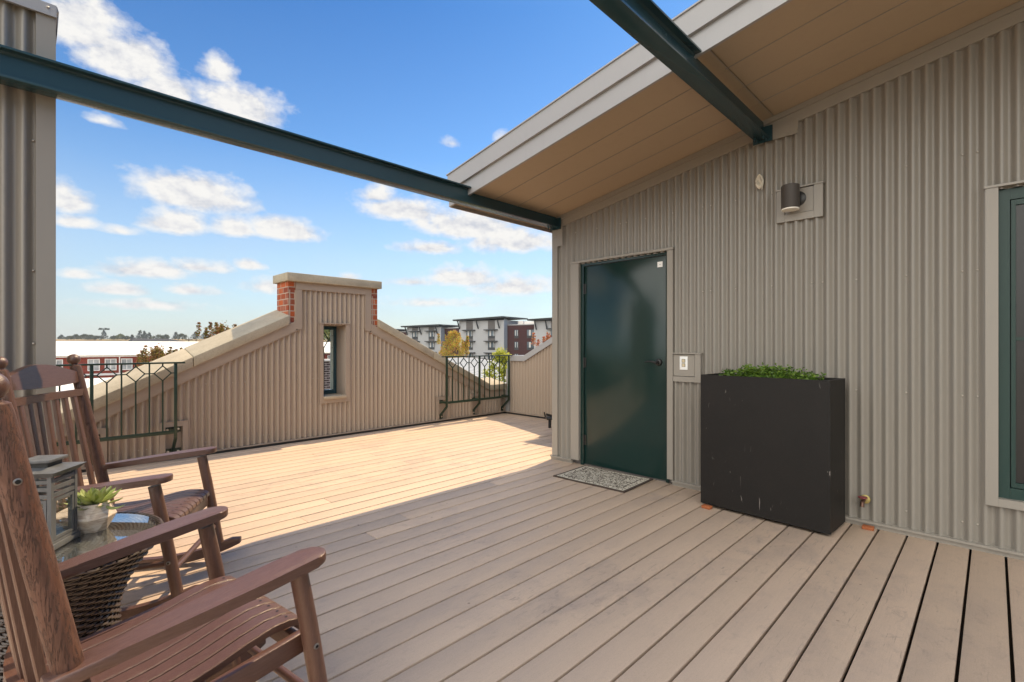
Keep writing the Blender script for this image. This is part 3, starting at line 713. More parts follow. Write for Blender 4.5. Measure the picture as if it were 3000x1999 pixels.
# ------------------------------------------------------------------ steel beams
def beam(yc, z0, x0, xflange, label, d=.150, w=.104, tf=.012, tw=.010):
    t = thing('steel_beam', (x0, yc, z0), label, 'beam', 'green steel beams spanning the deck')
    b = MB(); zt = z0 + d
    b.box(x0, 4.056, yc - w / 2, yc + w / 2, z0, z0 + tf, bev=.0012); b.box(x0, 4.056, yc - tw / 2, yc + tw / 2, z0 + tf, min(zt - tf, SOF(yc) - .012) if False else zt - tf)
    b.box(x0, xflange, yc - w / 2, yc + w / 2, zt - tf, zt, bev=.0012)
    # fillets
    for sg in (-1, 1):
        for zz, s2 in ((z0 + tf, 1), (zt - tf, -1)):
            b.prism([(yc + sg * tw / 2, zz), (yc + sg * (tw / 2 + .010), zz), (yc + sg * tw / 2, zz + s2 * .010)], lambda a, z, dd: (dd, a, z), x0, xflange if s2 < 0 else 4.05)
    b.build('i_section', m_green, t)
    b = MB(); b.box(4.045, 4.0575, yc - w / 2 - .018, yc + w / 2 + .018, z0 - .02, z0 + .10); b.build('end_plate', m_green, t)
    for dy in (-.03, .03):
        for dx in (.0, .06):
            b = MB(); b.lathe([(.011, z0 - .0005), (.011, z0 - .010), (.006, z0 - .011), (.006, z0 - .024), (0, z0 - .024)], (3.97 + dx, yc + dy, 0), 6); b.build('bolt', m_green, t)
beam(3.350, 2.50, -1.6, 2.822, 'long green steel beam running from the left edge to the far corner of the eave')
beam(1.272, 2.83, -2.6, 2.822, 'green steel beam seen from below at the top of the picture, above the wall lamp')

# ------------------------------------------------------------------ planter
t = thing('planter_box', (3.86, 1.17, 0), 'tall dark charcoal rectangular planter with scuffed faces against the corrugated wall', 'planter', rz=radians(-3.2))
b = MB(); w, d, z0, z1, th = .435, .172, .022, 1.012, .022
b.box(-d, d, -w, w, z0, .86)
b.box(-d, -d + th, -w, w, .86, z1, bev=.004); b.box(d - th, d, -w, w, .86, z1, bev=.004); b.box(-d + th, d - th, -w, -w + th, .86, z1 - .0005); b.box(-d + th, d - th, w - th, w, .86, z1 - .0005)
bm = b.bm
b = MB(); 
def shell():
    o = [(-d, -w), (d, -w), (d, w), (-d, w)]; i_ = [(-d + th, -w + th), (d - th, -w + th), (d - th, w - th), (-d + th, w - th)]
    vs = [(x, y, z0) for x, y in o] + [(x, y, z1) for x, y in o] + [(x, y, z1) for x, y in i_] + [(x, y, z1 - .08) for x, y in i_]
    fs = [(3, 2, 1, 0)] + [(k, (k + 1) % 4, 4 + (k + 1) % 4, 4 + k) for k in range(4)] + [(4 + k, 4 + (k + 1) % 4, 8 + (k + 1) % 4, 8 + k) for k in range(4)] + [(8 + k, 8 + (k + 1) % 4, 12 + (k + 1) % 4, 12 + k) for k in range(4)] + [(12, 13, 14, 15)]
    f = b.add(vs, fs)
    es = [e for e in b.bm.edges if len(e.link_faces) == 2 and e.calc_face_angle(0) > .5 and min(v.co.z for v in e.verts) > z0 - .01 and not all(abs(v.co.z - (z1 - .08)) < 1e-4 for v in e.verts)]
    bmesh.ops.bevel(b.bm, geom=es, offset=.004, segments=2, affect='EDGES', profile=.5)
shell(); bm.free()
b.build('box', m_planter, t, world=False)
b = MB(); b.box(-d + th + .001, d - th - .001, -w + th + .001, w - th - .001, z1 - .078, z1 - .045); b.build('soil', m_soil, t, world=False)
def leafquad(b, p, n, up, w, l):
    n = n.normalized(); s = n.cross(up).normalized() * w / 2; u = up * l
    b.add([p - s * .2, p + s * .2, p + s + u * .5, p + u, p - s + u * .5], [(0, 1, 2, 3, 4)])
def rvec(rr): 
    while True:
        v = V((rr.uniform(-1, 1), rr.uniform(-1, 1), rr.uniform(-1, 1)))
        if .05 < v.length < 1: return v.normalized()
rr = random.Random(3); b = MB(); stems = MB()
cz_ = Matrix.Rotation(radians(-3.2), 4, 'Z')
for k in range(190):
    yy = rr.gauss(.0, .17); yy = max(-.30, min(.30, yy)); xx = rr.uniform(-.11, .11); ht = rr.uniform(.03, .075) * (1.15 - abs(yy) * 1.6) + (.03 if rr.random() < .12 else 0)
    p = V((xx, yy, z1 - .05)); lean = V((rr.uniform(-.25, .25), rr.uniform(-.35, .35), 1)).normalized()
    for j in range(int(9 + ht * 90)):
        f = (j + 1) / (9 + ht * 90); c = p + lean * (f * (ht + .045)); a = j * 2.4
        out = V((cos(a), sin(a), rr.uniform(.1, .9))).normalized()
        leafquad(b, c, rvec(rr), out, .015, .024)
t2 = thing('leafy_plant', (3.86, 1.17, .96), 'small bushy bright green leaves growing out of the charcoal planter', 'plant', rz=radians(-3.2))
bmesh.ops.translate(b.bm, verts=b.bm.verts, vec=(0, 0, -.96)); b.build('foliage', m_box, t2, world=False, smooth=0)
# wooden blocks under the planter
for (x, yq, rz, lab) in ((3.672, 1.548, -.06, 'reddish wooden block under the door-side front corner of the charcoal planter'), (4.02, .60, .03, 'small cedar block lying against the wall base below the brass tap')):
    b = MB(); b.box(-.025, .025, -.032, .032, 0.0012, .0212, bev=.002); o = b.build('wooden_block', m_wood); o.location = (x, yq, 0); o.rotation_euler = (0, 0, rz); tag(o, lab, 'block', 'wooden blocks around the planter')

# ------------------------------------------------------------------ door mat
b = MB(); nx, ny = 12, 16
vs = {}
for i in range(nx + 1):
    for j in range(ny + 1):
        x = -.2675 + .535 * i / nx; y_ = -.375 + .75 * j / ny
        vs[i, j] = b.bm.verts.new((x, y_, .010 + .004 * mnoise.noise(V((x * 5, y_ * 5, 1)))))
for i in range(nx):
    for j in range(ny): b._f([vs[i, j], vs[i + 1, j], vs[i + 1, j + 1], vs[i, j + 1]])
ed = [vs[i, 0] for i in range(nx + 1)] + [vs[nx, j] for j in range(1, ny + 1)] + [vs[i, ny] for i in range(nx - 1, -1, -1)] + [vs[0, j] for j in range(ny - 1, 0, -1)]
lo = [b.bm.verts.new((v.co.x, v.co.y, .0012)) for v in ed]
for k in range(len(ed)): b._f([lo[k], lo[(k + 1) % len(ed)], ed[(k + 1) % len(ed)], ed[k]])
b._f(lo[::-1])
o = b.build('door_mat', m_rug, smooth=60); o.location = (3.812, 2.585, 0); o.rotation_euler = (0, 0, radians(2.2)); tag(o, 'cream door mat with dark brown scroll pattern and border in front of the green door', 'door mat')

# ------------------------------------------------------------------ rocking chairs
def chair():
    t = thing('rocking_chair', (0, 0, 0), '', 'rocking chair', 'brown rocking chairs at the wicker table')
    def put(mb, name, m, par=None): return mb.build(name, m, par or t, world=False)
    PX = lambda z: -.361 - (z - 1.166) * .190           # back post axis
    PY = lambda z: .262 + (1.166 - z) * .024
    for s in (1, -1):
        b = MB(); zs = [.085, .3, .57, .85, 1.113, 1.130, 1.135]; r = [.0255, .026, .026, .0255, .025, .0235, .017]
        b.tube([(PX(z), s * PY(z), z) for z in zs], r, 20); post = put(b, 'back_post', m_post)
        b = MB(); b.tube([(PX(1.13), s * PY(1.13), 1.13), (PX(1.146), s * PY(1.146), 1.146)], .013, 12); b.ball((PX(1.166), s * PY(1.166), 1.166), .0285, 24); put(b, 'finial', m_px, post)
        for z in (.985, .40):
            b = MB(); yy = s * (PY(z) + .0245); b.lathe([(.0068, yy), (.0068, yy + s * .0025), (.005, yy + s * .0035)], (PX(z), 0, z), 16, 'y'); b.mi = 1; b.lathe([(.0042, yy + s * .0037), (0, yy + s * .0037)], (PX(z), 0, z), 12, 'y'); put(b, 'bolt', [m_steel, m_black], post)
    # crest
    b = MB(); n = 16; top = []; bot = []
    for i in range(n + 1):
        u = i / n * 2 - 1; yy = u * .250; top.append((yy, 1.103 + .046 * cos(u * pi / 2) ** 1.15)); bot.append((yy, 1.046 - .010 * cos(u * pi / 2)))
    nz = V((1, 0, .139)).normalized()
    def fc(a, z, d_): return (PX(z) + d_ - .030 * (1 - (a / .25) ** 2) * .5, a, z)
    b.prism(top + bot[::-1], fc, -.013, .013, bev=.004); put(b, 'crest_rail', m_py)
    b = MB()
    for i in range(8):
        ya, yb = -.250 + .5 * i / 8, -.250 + .5 * (i + 1) / 8; za = .992
        fx = lambda yq: PX(za) - .015 * (1 - (yq / .25) ** 2) + .004
        hh = .017; b.hexa([(fx(ya) - .012, ya, za - hh), (fx(ya) + .014, ya, za - hh), (fx(yb) + .014, yb, za - hh), (fx(yb) - .012, yb, za - hh), (fx(ya) - .012, ya, za + hh), (fx(ya) + .014, ya, za + hh), (fx(yb) + .014, yb, za + hh), (fx(yb) - .012, yb, za + hh)])
    bmesh.ops.remove_doubles(b.bm, verts=b.bm.verts, dist=1e-5)
    put(b, 'upper_rail', m_py)
    b = MB(); zb = .455; fb = lambda yq: PX(zb) - .058 * (1 - (yq / .262) ** 2) - .004; n = 12
    for i in range(n):
        ya, yb = -.262 + .524 * i / n, -.262 + .524 * (i + 1) / n; hh = .018
        b.hexa([(fb(ya) - .014, ya, zb - hh), (fb(ya) + .010, ya, zb - hh), (fb(yb) + .010, yb, zb - hh), (fb(yb) - .014, yb, zb - hh), (fb(ya) - .014, ya, zb + hh), (fb(ya) + .010, ya, zb + hh), (fb(yb) + .010, yb, zb + hh), (fb(yb) - .014, yb, zb + hh)])
    bmesh.ops.remove_doubles(b.bm, verts=b.bm.verts, dist=1e-5)
    put(b, 'lower_rail', m_py)
    for i in range(7):
        yy = (i - 3) * .0655; b = MB(); yb_ = yy * 1.02
        pts = [(fb(yb_) + .018, yb_, .452), (PX(.70) - .040 * (1 - (yy / .25) ** 2) + .008, yy * 1.01, .70), (PX(.985) - .015 * (1 - (yy / .25) ** 2) + .002, yy, .985)]
        rows = []; A_, B_, C_ = (V(p_) for p_ in pts)
        for j in range(11):
            f_ = j / 10; c_ = A_ * (2 * (f_ - .5) * (f_ - 1)) + B_ * (-4 * f_ * (f_ - 1)) + C_ * (2 * f_ * (f_ - .5))
            rows.append([b.bm.verts.new(c_ + V((dx * .0095, dy * .0155, 0))) for dx, dy in ((-1, -.75), (-.75, -1), (.75, -1), (1, -.75), (1, .75), (.75, 1), (-.75, 1), (-1, .75))])
        for r0_, r1_ in zip(rows[:-1], rows[1:]):
            for j in range(8): b._f([r0_[j], r0_[(j + 1) % 8], r1_[(j + 1) % 8], r1_[j]])
        b._f(rows[0][::-1]); b._f(rows[-1])
        put(b, 'back_slat', m_pz)
    # seat slats
    ctrl = [(.296, .402), (.293, .420), (.280, .431), (.25, .439), (.20, .441), (.13, .430), (.05, .412), (-.04, .397), (-.13, .390), (-.21, .389)]
    for i in range(9):
        yy = (i - 4) * .0505; b = MB(); hw = .0225; th = .021; rows = []
        for k, (x, z) in enumerate(ctrl):
            x0, z0_ = ctrl[max(0, k - 1)]; x1, z1_ = ctrl[min(len(ctrl) - 1, k + 1)]; tx, tz = x1 - x0, z1_ - z0_; L = math.hypot(tx, tz); nx_, nz_ = tz / L, -tx / L
            if nz_ < 0: nx_, nz_ = -nx_, -nz_
            if k < 2: nx_, nz_ = .9, .3
            e = .003
            rows.append([(x - nx_ * th, yy - hw, z - nz_ * th), (x - nx_ * e, yy - hw, z - nz_ * e), (x, yy - hw + e, z), (x, yy + hw - e, z), (x - nx_ * e, yy + hw, z - nz_ * e), (x - nx_ * th, yy + hw, z - nz_ * th)])
        vv = [[b.bm.verts.new(p_) for p_ in r_] for r_ in rows]
        for k in range(len(vv) - 1):
            for j in range(6): b._f([vv[k][j], vv[k][(j + 1) % 6], vv[k + 1][(j + 1) % 6], vv[k + 1][j]])
        b._f(vv[0]); b._f(vv[-1][::-1]); b.mi = 1
        b.lathe([(.0042, .4398), (.0042, .4402), (0, .4402)], (.250, yy, 0), 10)
        b.build('seat_slat', [m_px, m_black], t, world=False)
    for s in (1, -1):
        b = MB(); b.bar((.272, s * .2605, .384), (-.225, s * .2605, .345), .026, .058, (0, 0, 1), bev=.004); put(b, 'seat_rail', m_px)
        # arm
        b = MB(); out = []
        for a in range(0, 13): th_ = -pi / 2 + pi * a / 12; out.append((.262 + .044 * cos(th_), .306 + .046 * sin(th_)))
        out = [(-.292, .262), (-.12, .257), (.05, .256), (.18, .256)] + out + [(.12, .350), (-.05, .335), (-.18, .320), (-.292, .312)]
        za = lambda x: .588 + (x + .25) * .118 + (0 if x < 0 else -.05 * x * x)
        fA = lambda a, y_, d_: (a, s * y_, za(a) + d_)
        if s < 0: out = out[::-1]
        b.prism(out, fA, -.024, .004, bev=.009); put(b, 'arm', m_px)
        b = MB(); b.tube([(.232, s * .300, .605), (.262, s * .299, .45), (.295, s * .297, .26), (.327, s * .295, .07)], [.0245, .025, .025, .0245], 20); leg = put(b, 'front_leg', m_pz)
        for z, x in ((.385, .273), (.255, .2955)):
            b = MB(); yy = s * .322; b.lathe([(.0085, yy), (.0085, yy + s * .003), (.006, yy + s * .0042)], (x, 0, z), 14, 'y'); b.mi = 1; b.lathe([(.0042, yy + s * .0044), (0, yy + s * .0044)], (x, 0, z), 12, 'y'); put(b, 'bolt', [m_steel, m_black], leg)
        # rocker
        b = MB(); R_ = 1.05; pts = []; n = 20
        for i in range(n + 1):
            a = -.53 + (.53 + .435) * i / n; zc = R_ - sqrt(R_ * R_ - a * a); pts.append((a, zc))
        lo_ = [(a, z) for a, z in pts]; hi_ = [(a, z + .052 - (.022 if i in (0, n) else 0)) for i, (a, z) in enumerate(pts)]
        b.prism(lo_ + hi_[::-1], lambda a, z, d_: (a, s * .294 + d_, z), -.018, .018, bev=.004); put(b, 'rocker', m_px)
        b = MB(); b.tube([(.297, s * .292, .245), (-.205, s * .283, .225)], .0135, 12); put(b, 'side_stretcher', m_px)
    b = MB(); b.box(.255, .281, -.246, .246, .338, .388, bev=.004); put(b, 'apron', m_py)
    for x, z in ((.30, .205), (.10, .238)):
        b = MB(); b.tube([(x, -.288, z), (x, .288, z)], .0135, 12); put(b, 'cross_stretcher', m_py)
    b = MB(); b.box(-.235, -.209, -.262, .262, .315, .368, bev=.004); put(b, 'rear_rail', m_py)
    return t
def dup(o, parent=None):
    c = o.copy(); COL.objects.link(c); c.parent = parent
    for ch in list(o.children): dup(ch, c)
    return c
c1 = chair(); c2 = dup(c1)
c1.location = (.276, 1.651, 0); c1.rotation_euler = (0, 0, .149); c1['label'] = 'brown slatted rocking chair in the near left corner, its post closest to the viewer'
c2.location = (.379, 3.082, 0); c2.rotation_euler = (0, 0, -.53); c2['label'] = 'brown slatted rocking chair on the far side of the wicker table, showing its whole back'

# ------------------------------------------------------------------ wicker table
TX, TY, TZ = .107, 2.46, .52
t = thing('wicker_table', (TX, TY, 0), 'round dark wicker side table with a glass top between the rocking chairs', 'table')
prof = lambda z: .165 + .145 * max(0, (z - .20) / .29) ** 1.9 + (.05 * max(0, (.17 - z) / .17) ** 1.3)
b = MB(); NS = 44
for k in range(40):
    z = .006 + k * .0122; r0 = prof(z) + .001
    b.ring([(TX + (r0 + .0042 * sin(NS * a * .5 + k * pi + .25 * k)) * cos(a), TY + (r0 + .0042 * sin(NS * a * .5 + k * pi + .25 * k)) * sin(a), z + .0012 * cos(NS * a * .5 + k * pi + .25 * k)) for a in [2 * pi * i / 176 for i in range(176)]], .0048, 5)
b.build('woven_base', m_wicker, t)
b = MB(); b.lathe([(prof(z) - .007, z) for z in [.003 + .024 * i for i in range(21)]], (TX, TY, 0), 48)
for j in range(NS):
    a = 2 * pi * j / NS; b.tube([(TX + prof(z) * cos(a + z * .9), TY + prof(z) * sin(a + z * .9), z) for z in [.01 + .048 * i for i in range(11)]], .0034, 5)
b.build('core', m_wcore, t)
b = MB()
for ph in range(3):
    b.ring([(TX + (.297 + .009 * cos(26 * a + ph * 2 * pi / 3)) * cos(a), TY + (.297 + .009 * cos(26 * a + ph * 2 * pi / 3)) * sin(a), TZ - .012 + .009 * sin(26 * a + ph * 2 * pi / 3)) for a in [2 * pi * i / 260 for i in range(260)]], .0056, 6)
b.build('braided_rim', m_wicker, t)
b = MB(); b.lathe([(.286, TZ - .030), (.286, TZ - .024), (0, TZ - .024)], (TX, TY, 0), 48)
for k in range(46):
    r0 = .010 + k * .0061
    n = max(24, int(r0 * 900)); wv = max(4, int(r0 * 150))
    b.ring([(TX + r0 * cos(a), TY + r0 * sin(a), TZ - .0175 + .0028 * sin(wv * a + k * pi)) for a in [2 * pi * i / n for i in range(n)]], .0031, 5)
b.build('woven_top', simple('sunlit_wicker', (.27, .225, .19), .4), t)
b = MB(); b.lathe([(.281, TZ - .0055), (.283, TZ - .004), (.283, TZ - .001), (.281, TZ)], (TX, TY, 0), 72); b.build('glass_top', m_glass, t, smooth=20)

# lantern
ang = atan2(.11, .075); t = thing('lantern', (.058, 2.437, TZ + .0008), 'grey louvred lantern holding a white candle on the glass table', 'lantern', rz=ang - pi / 2)
hw = .067
b = MB(); b.box(-hw - .008, hw + .008, -hw - .008, hw + .008, 0, .022, bev=.004); b.box(-hw - .003, hw + .003, -hw - .003, hw + .003, .022, .03); b.build('base', m_lantern, t, world=False)
for sx in (-1, 1):
    for sy in (-1, 1):
        b = MB(); b.box(*sorted((sx * hw, sx * (hw - .013))), *sorted((sy * hw, sy * (hw - .013))), .030, .258); b.build('corner_post', m_lantern, t, world=False)
def facebox(mb, k, u0, u1, d0, d1, z0, z1):
    R = Matrix.Rotation(k * pi / 2, 3, 'Z'); P = [R @ V((x, yq, z)) for z in (z0, z1) for x, yq in ((u0, -d1), (u1, -d1), (u1, -d0), (u0, -d0))]
    mb.hexa(P)
for k in range(4):
    b = MB(); i_ = hw - .0135
    for j in range(3): 
        z = .184 + j * .0255; facebox(b, k, -i_, i_, hw - .010, hw - .001, z, z + .0135)
    b.build('louvre', m_lantern, t, world=False)
    b = MB(); e = i_ - .002
    facebox(b, k, -e, -e + .010, hw - .009, hw - .001, .033, .178); facebox(b, k, e - .010, e, hw - .009, hw - .001, .033, .178)
    facebox(b, k, -e + .0102, e - .0102, hw - .009, hw - .001, .168, .178); facebox(b, k, -e + .0102, e - .0102, hw - .009, hw - .001, .033, .043)
    d_ = b.build('door_frame', m_lantern, t, world=False)
    b = MB(); facebox(b, k, -e + .0105, e - .0105, hw - .006, hw - .004, .0435, .1675); b.build('pane', m_pane, d_, world=False)
b = MB(); o_ = hw + .020; i2 = hw + .003
b.hexa([(-i2, -i2, .2585), (i2, -i2, .2585), (i2, i2, .2585), (-i2, i2, .2585), (-o_, -o_, .277), (o_, -o_, .277), (o_, o_, .277), (-o_, o_, .277)])
b.hexa([(-o_, -o_, .2772), (o_, -o_, .2772), (o_, o_, .2772), (-o_, o_, .2772), (-.045, -.045, .288), (.045, -.045, .288), (.045, .045, .288), (-.045, .045, .288)])
b.build('roof', m_lantern, t, world=False)
b = MB(); b.box(-.036, .036, -.036, .036, .2882, .304)
b.build('vent', simple('pierced_metal', (.03, .03, .03), .6), t, world=False)
b = MB(); b.box(-.050, .050, -.050, .050, .3045, .316, bev=.003); b.build('top_cap', m_lantern, t, world=False)
b = MB(); b.lathe([(.030, .031), (.030, .125), (.026, .128), (.012, .122), (0, .121)], (0, 0, 0), 24); b.tube([(0, 0, .12), (0, 0, .135)], .0012, 6); o = b.build('candle', m_wax); o.location = (.058, 2.437, TZ + .0008); tag(o, 'white pillar candle standing inside the grey lantern', 'candle')

# succulent
PX_, PY_ = .203, 2.50
t = thing('flower_pot', (PX_, PY_, TZ + .0008), 'faceted pale wood-look pot beside the lantern on the glass table', 'pot')
b = MB(); n = 7; rows = [(.043, 0., 0), (.070, .055, .5), (.050, .108, 0)]
rg = [[b.bm.verts.new((r * cos(2 * pi * (k + o_) / n + .3), r * sin(2 * pi * (k + o_) / n + .3), z)) for k in range(n)] for r, z, o_ in rows]
inn = [b.bm.verts.new((.044 * cos(2 * pi * k / n + .3), .044 * sin(2 * pi * k / n + .3), .108)) for k in range(n)]; inb = [b.bm.verts.new((.042 * cos(2 * pi * k / n + .3), .042 * sin(2 * pi * k / n + .3), .092)) for k in range(n)]
b._f(rg[0][::-1])
for k in range(n):
    k1 = (k + 1) % n
    b._f([rg[0][k], rg[0][k1], rg[1][k]]); b._f([rg[1][k], rg[0][k1], rg[1][k1]]); b._f([rg[1][k], rg[1][(k + 1) % n], rg[2][k1]]); b._f([rg[2][k], rg[1][k], rg[2][k1]])
    b._f([rg[2][k], rg[2][k1], inn[k1], inn[k]]); b._f([inn[k], inn[k1], inb[k1], inb[k]])
b._f(inb)
b.build('pot_body', m_pot, t, world=False, smooth=0)
b = MB(); b.lathe([(.0415, .0925), (.0415, .096), (0, .099)], (0, 0, 0), 14); b.build('soil', m_soil, t, world=False)
rr = random.Random(8); b = MB()
def sleaf(b, base, az, el, L, w):
    d = V((cos(az) * cos(el), sin(az) * cos(el), sin(el))); s = V((-sin(az), cos(az), 0)); u = s.cross(d) * -1
    if u.z < 0: u = -u
    prof_ = [(0, .35, 0), (.25, .72, .0), (.55, 1., .02), (.8, .78, .06), (.93, .38, .10), (1., .04, .13)]; L_ = []; 
    vs = []
    for f, ww, cv in prof_:
        c = base + d * (L * f) + u * (cv * L); e = s * (w * ww / 2)
        vs.append([b.bm.verts.new(c - e + u * .10 * w * ww), b.bm.verts.new(c - u * w * .02), b.bm.verts.new(c + e + u * .10 * w * ww), b.bm.verts.new(c - u * w * .16 * ww)])
    for i in range(len(vs) - 1):
        for j in range(4): b._f([vs[i][j], vs[i][(j + 1) % 4], vs[i + 1][(j + 1) % 4], vs[i + 1][j]])
    b._f(vs[0]); b._f(vs[-1])
i = 0
for lay, (cnt, el, L, w) in enumerate(((5, 1.25, .045, .020), (6, .98, .060, .024), (8, .70, .074, .026), (9, .42, .085, .026), (9, .12, .090, .024))):
    for k in range(cnt):
        az = 2 * pi * k / cnt + lay * .7 + rr.uniform(-.15, .15); sleaf(b, V((.008 * cos(az), .008 * sin(az), .112 - lay * .004)), az, el + rr.uniform(-.1, .1), L * rr.uniform(.88, 1.12), w)
az = atan2(-.75, .66); pts = [V((.02 * cos(az), .02 * sin(az), .105)) + V((cos(az) * s_, sin(az) * s_, -.02 * sin(s_ * 26) + .3 * s_ * s_)) for s_ in [i * .012 for i in range(10)]]
b.tube(pts, [.004, .005, .006, .006, .0055, .005, .004, .003, .002, .0008], 6)
t = thing('succulent_plant', (PX_, PY_, TZ), 'green succulent rosette growing in the faceted pale pot', 'plant'); b.build('rosette', m_succ, t, world=False, smooth=25)

# ------------------------------------------------------------------ wheeled cart behind the building corner
t = thing('folding_cart', (5.12, 4.30, 0), 'black wheeled cart mostly hidden behind the corner trim of the metal building', 'cart')
b = MB(); b.bar((5.07, 4.36, .24), (5.30, 4.15, .24), .16, .035, bev=.006); b.bar((5.07, 4.36, .29), (5.30, 4.15, .20), .03, .03); b.tube([(5.06, 4.365, .25), (5.05, 4.375, .32)], .010, 8); b.build('frame', m_black, t)
b = MB(); b.tube([(5.15, 4.28, .0), (5.15, 4.28, .24)], .010, 10); b.build('leg', m_black, t)
b = MB(); b.lathe([(.03, -.02), (.066, -.02), (.075, -.012), (.075, .012), (.066, .02), (.03, .02)], (0, 0, 0), 20, 'y'); bmesh.ops.rotate(b.bm, verts=b.bm.verts, matrix=Matrix.Rotation(.7, 3, 'Z')); bmesh.ops.translate(b.bm, verts=b.bm.verts, vec=(5.12, 4.335, .17)); b.build('wheel', m_rubber, t)
b = MB(); b.tube([(5.165, 4.27, .25), (5.165, 4.265, .98)], .011, 10); b.build('pole', simple('beige_strap', (.50, .42, .32), .7), t)
b = MB(); b.ball((5.16, 4.268, 1.06), .016, 12); b.tube([(5.165, 4.265, .98), (5.162, 4.267, 1.06)], .009, 8); b.tube([(5.135, 4.29, 1.055), (5.19, 4.245, 1.065)], .006, 8); b.build('handle', m_zinc, t)

# ------------------------------------------------------------------ ground, hill, far buildings
GZ = -9.5; HAZE = .00022
b = MB(); b.add([(-3000, -3000, GZ), (3000, -3000, GZ), (3000, 3000, GZ), (-3000, 3000, GZ)], [(0, 1, 2, 3)]); structure(b.build('ground', m_ground, smooth=0))
b = MB(); Fv = V((cos(YAW), sin(YAW), 0)); Rv = V((sin(YAW), -cos(YAW), 0)); NU = 60; rows = []
for i in range(NU + 1):
    u = -1.6 + 2.4 * i / NU; row = []
    for tt, zz in ((330, -9.6), (420, -4), (500, 2.6), (585, 7.0), (640, 8.6), (760, 9.3), (1100, 9.0)):
        p = Fv * tt + Rv * (u * tt); row.append(b.bm.verts.new((p.x, p.y, zz + 1.0 * mnoise.noise(V((p.x * .011, p.y * .011, 3))) * (0 if zz < -9 else 1))))
    rows.append(row)
for i in range(NU):
    for j in range(6): b._f([rows[i][j], rows[i + 1][j], rows[i + 1][j + 1], rows[i][j + 1]])
structure(b.build('hill', m_hill, smooth=60))

# long brick school-like building with a white roof
t = thing('brick_building', (12, 82, GZ), 'long low red brick building with white windows under a broad white metal roof', 'building')
b = MB(); b.box(-22, 47, 82, 104, GZ, -.35); b.build('wall', m_brickfar, t)
b = MB()
b.add([(-23, 81.3, -.12), (48, 81.3, -.12), (48, 95, 1.75), (-23, 95, 1.75), (-23, 108, -.12), (48, 108, -.12)], [(0, 1, 2, 3), (3, 2, 5, 4)])
b.add([(-23, 81.3, -.13), (48, 81.3, -.13), (48, 95, 1.70), (-23, 95, 1.70), (-23, 108, -.13), (48, 108, -.13)], [(0, 3, 2, 1), (3, 4, 5, 2), (0, 1, 5, 4)])
for k in range(24): 
    x = -22 + k * 3.0; b.bar((x, 81.4, -.09), (x, 94.9, 1.76), .06, .05)
b.build('roof', m_wroof, t)
b = MB(); b.box(-22, 47, 81.75, 81.99, -.36, -.16); b.build('eave_trim', m_whitetrim, t)
bands = MB(); bands.box(-22, 47, 81.93, 81.995, -2.75, -2.48); bands.build('string_course', m_whitetrim, t)
wx = [-14.3, -11.4, -8.4, -4.6, -1.7, 1.25, 3.4, 6.6, 8.3, 9.95]
for x in [-14.3, -12.3, -7.6, -5.6, -.7, 3.1, 6.6, 8.29, 9.95, 13.2, 15, 16.7, 20.2, 22, 25, 28, 31, 35, 38, 41]:
    b = MB(); w = .60; z0, z1 = -2.12, -.60
    for a in ((x - w, x - w + .09, z0, z1), (x + w - .09, x + w, z0, z1), (x - w + .091, x + w - .091, z1 - .1, z1), (x - w + .091, x + w - .091, z0, z0 + .1), (x - .035, x + .035, z0 + .101, z1 - .101)): b.box(a[0], a[1], 81.90, 81.98, a[2], a[3])
    b.box(x - w + .091, x - .036, 81.91, 81.97, -1.38, -1.32); b.box(x + .036, x + w - .091, 81.91, 81.97, -1.38, -1.32)
    wdw = b.build('window', m_whitetrim, t)
    b = MB(); b.box(x - w + .05, x + w - .05, 81.94, 81.985, z0 + .05, z1 - .05); b.build('pane', m_bpane, wdw)
b = MB(); b.tube([(9.19, 81.85, -.3), (9.19, 81.85, GZ)], .07, 8); b.build('downspout', m_whitetrim, t)
b = MB(); b.tube([(-4, 81.85, -.3), (-4, 81.85, GZ)], .07, 8); b.build('downspout', m_whitetrim, t)

def gable_bldg(name, x0, x1, y0, y1, ze, zr, label, axis='x', wall=None, roofm=None, ov=.5, ribs=.6):
    t = thing(name, ((x0 + x1) / 2, (y0 + y1) / 2, GZ), label, 'building'); wall = wall or m_brickfar; roofm = roofm or m_wroof
    b = MB(); b.box(x0, x1, y0, y1, GZ, ze - .15); ym = (y0 + y1) / 2
    b.prism([(y0, ze - .15), (y1, ze - .15), (ym, zr - .15)], lambda a, z, d_: (d_, a, z), x0, x1); b.build('wall', wall, t)
    b = MB()
    for ya in (y0 - ov, y1 + ov):
        b.hexa([(x0 - ov, ya, ze - .05), (x1 + ov, ya, ze - .05), (x1 + ov, ym, zr - .05), (x0 - ov, ym, zr - .05), (x0 - ov, ya, ze + .05), (x1 + ov, ya, ze + .05), (x1 + ov, ym, zr + .05), (x0 - ov, ym, zr + .05)])
        k = x0
        while k < x1 and ribs: b.bar((k, ya, ze + .07), (k, ym, zr + .07), .04, .05); k += ribs
    b.build('roof', roofm, t)
    b = MB()
    for ya in (y0 - ov, y1 + ov): b.bar((x1 + ov + .03, ya, ze - .02), (x1 + ov + .03, ym, zr - .02), .06, .26); b.bar((x0 - ov - .03, ya, ze - .02), (x0 - ov - .03, ym, zr - .02), .06, .26)
    b.build('rake_board', m_hgrey, t); return t
gable_bldg('white_roofed_building', -22, 12, 48, 78, -4.2, -2.12, 'white metal roofed building below and in front of the long brick building', ribs=1.2)
b = MB(); b.add([(-22, 62.6, -2.50), (12, 62.6, -2.50), (12, 63.6, -2.5), (-22, 63.6, -2.5)], [(0, 1, 2, 3)]); b.bm.free()
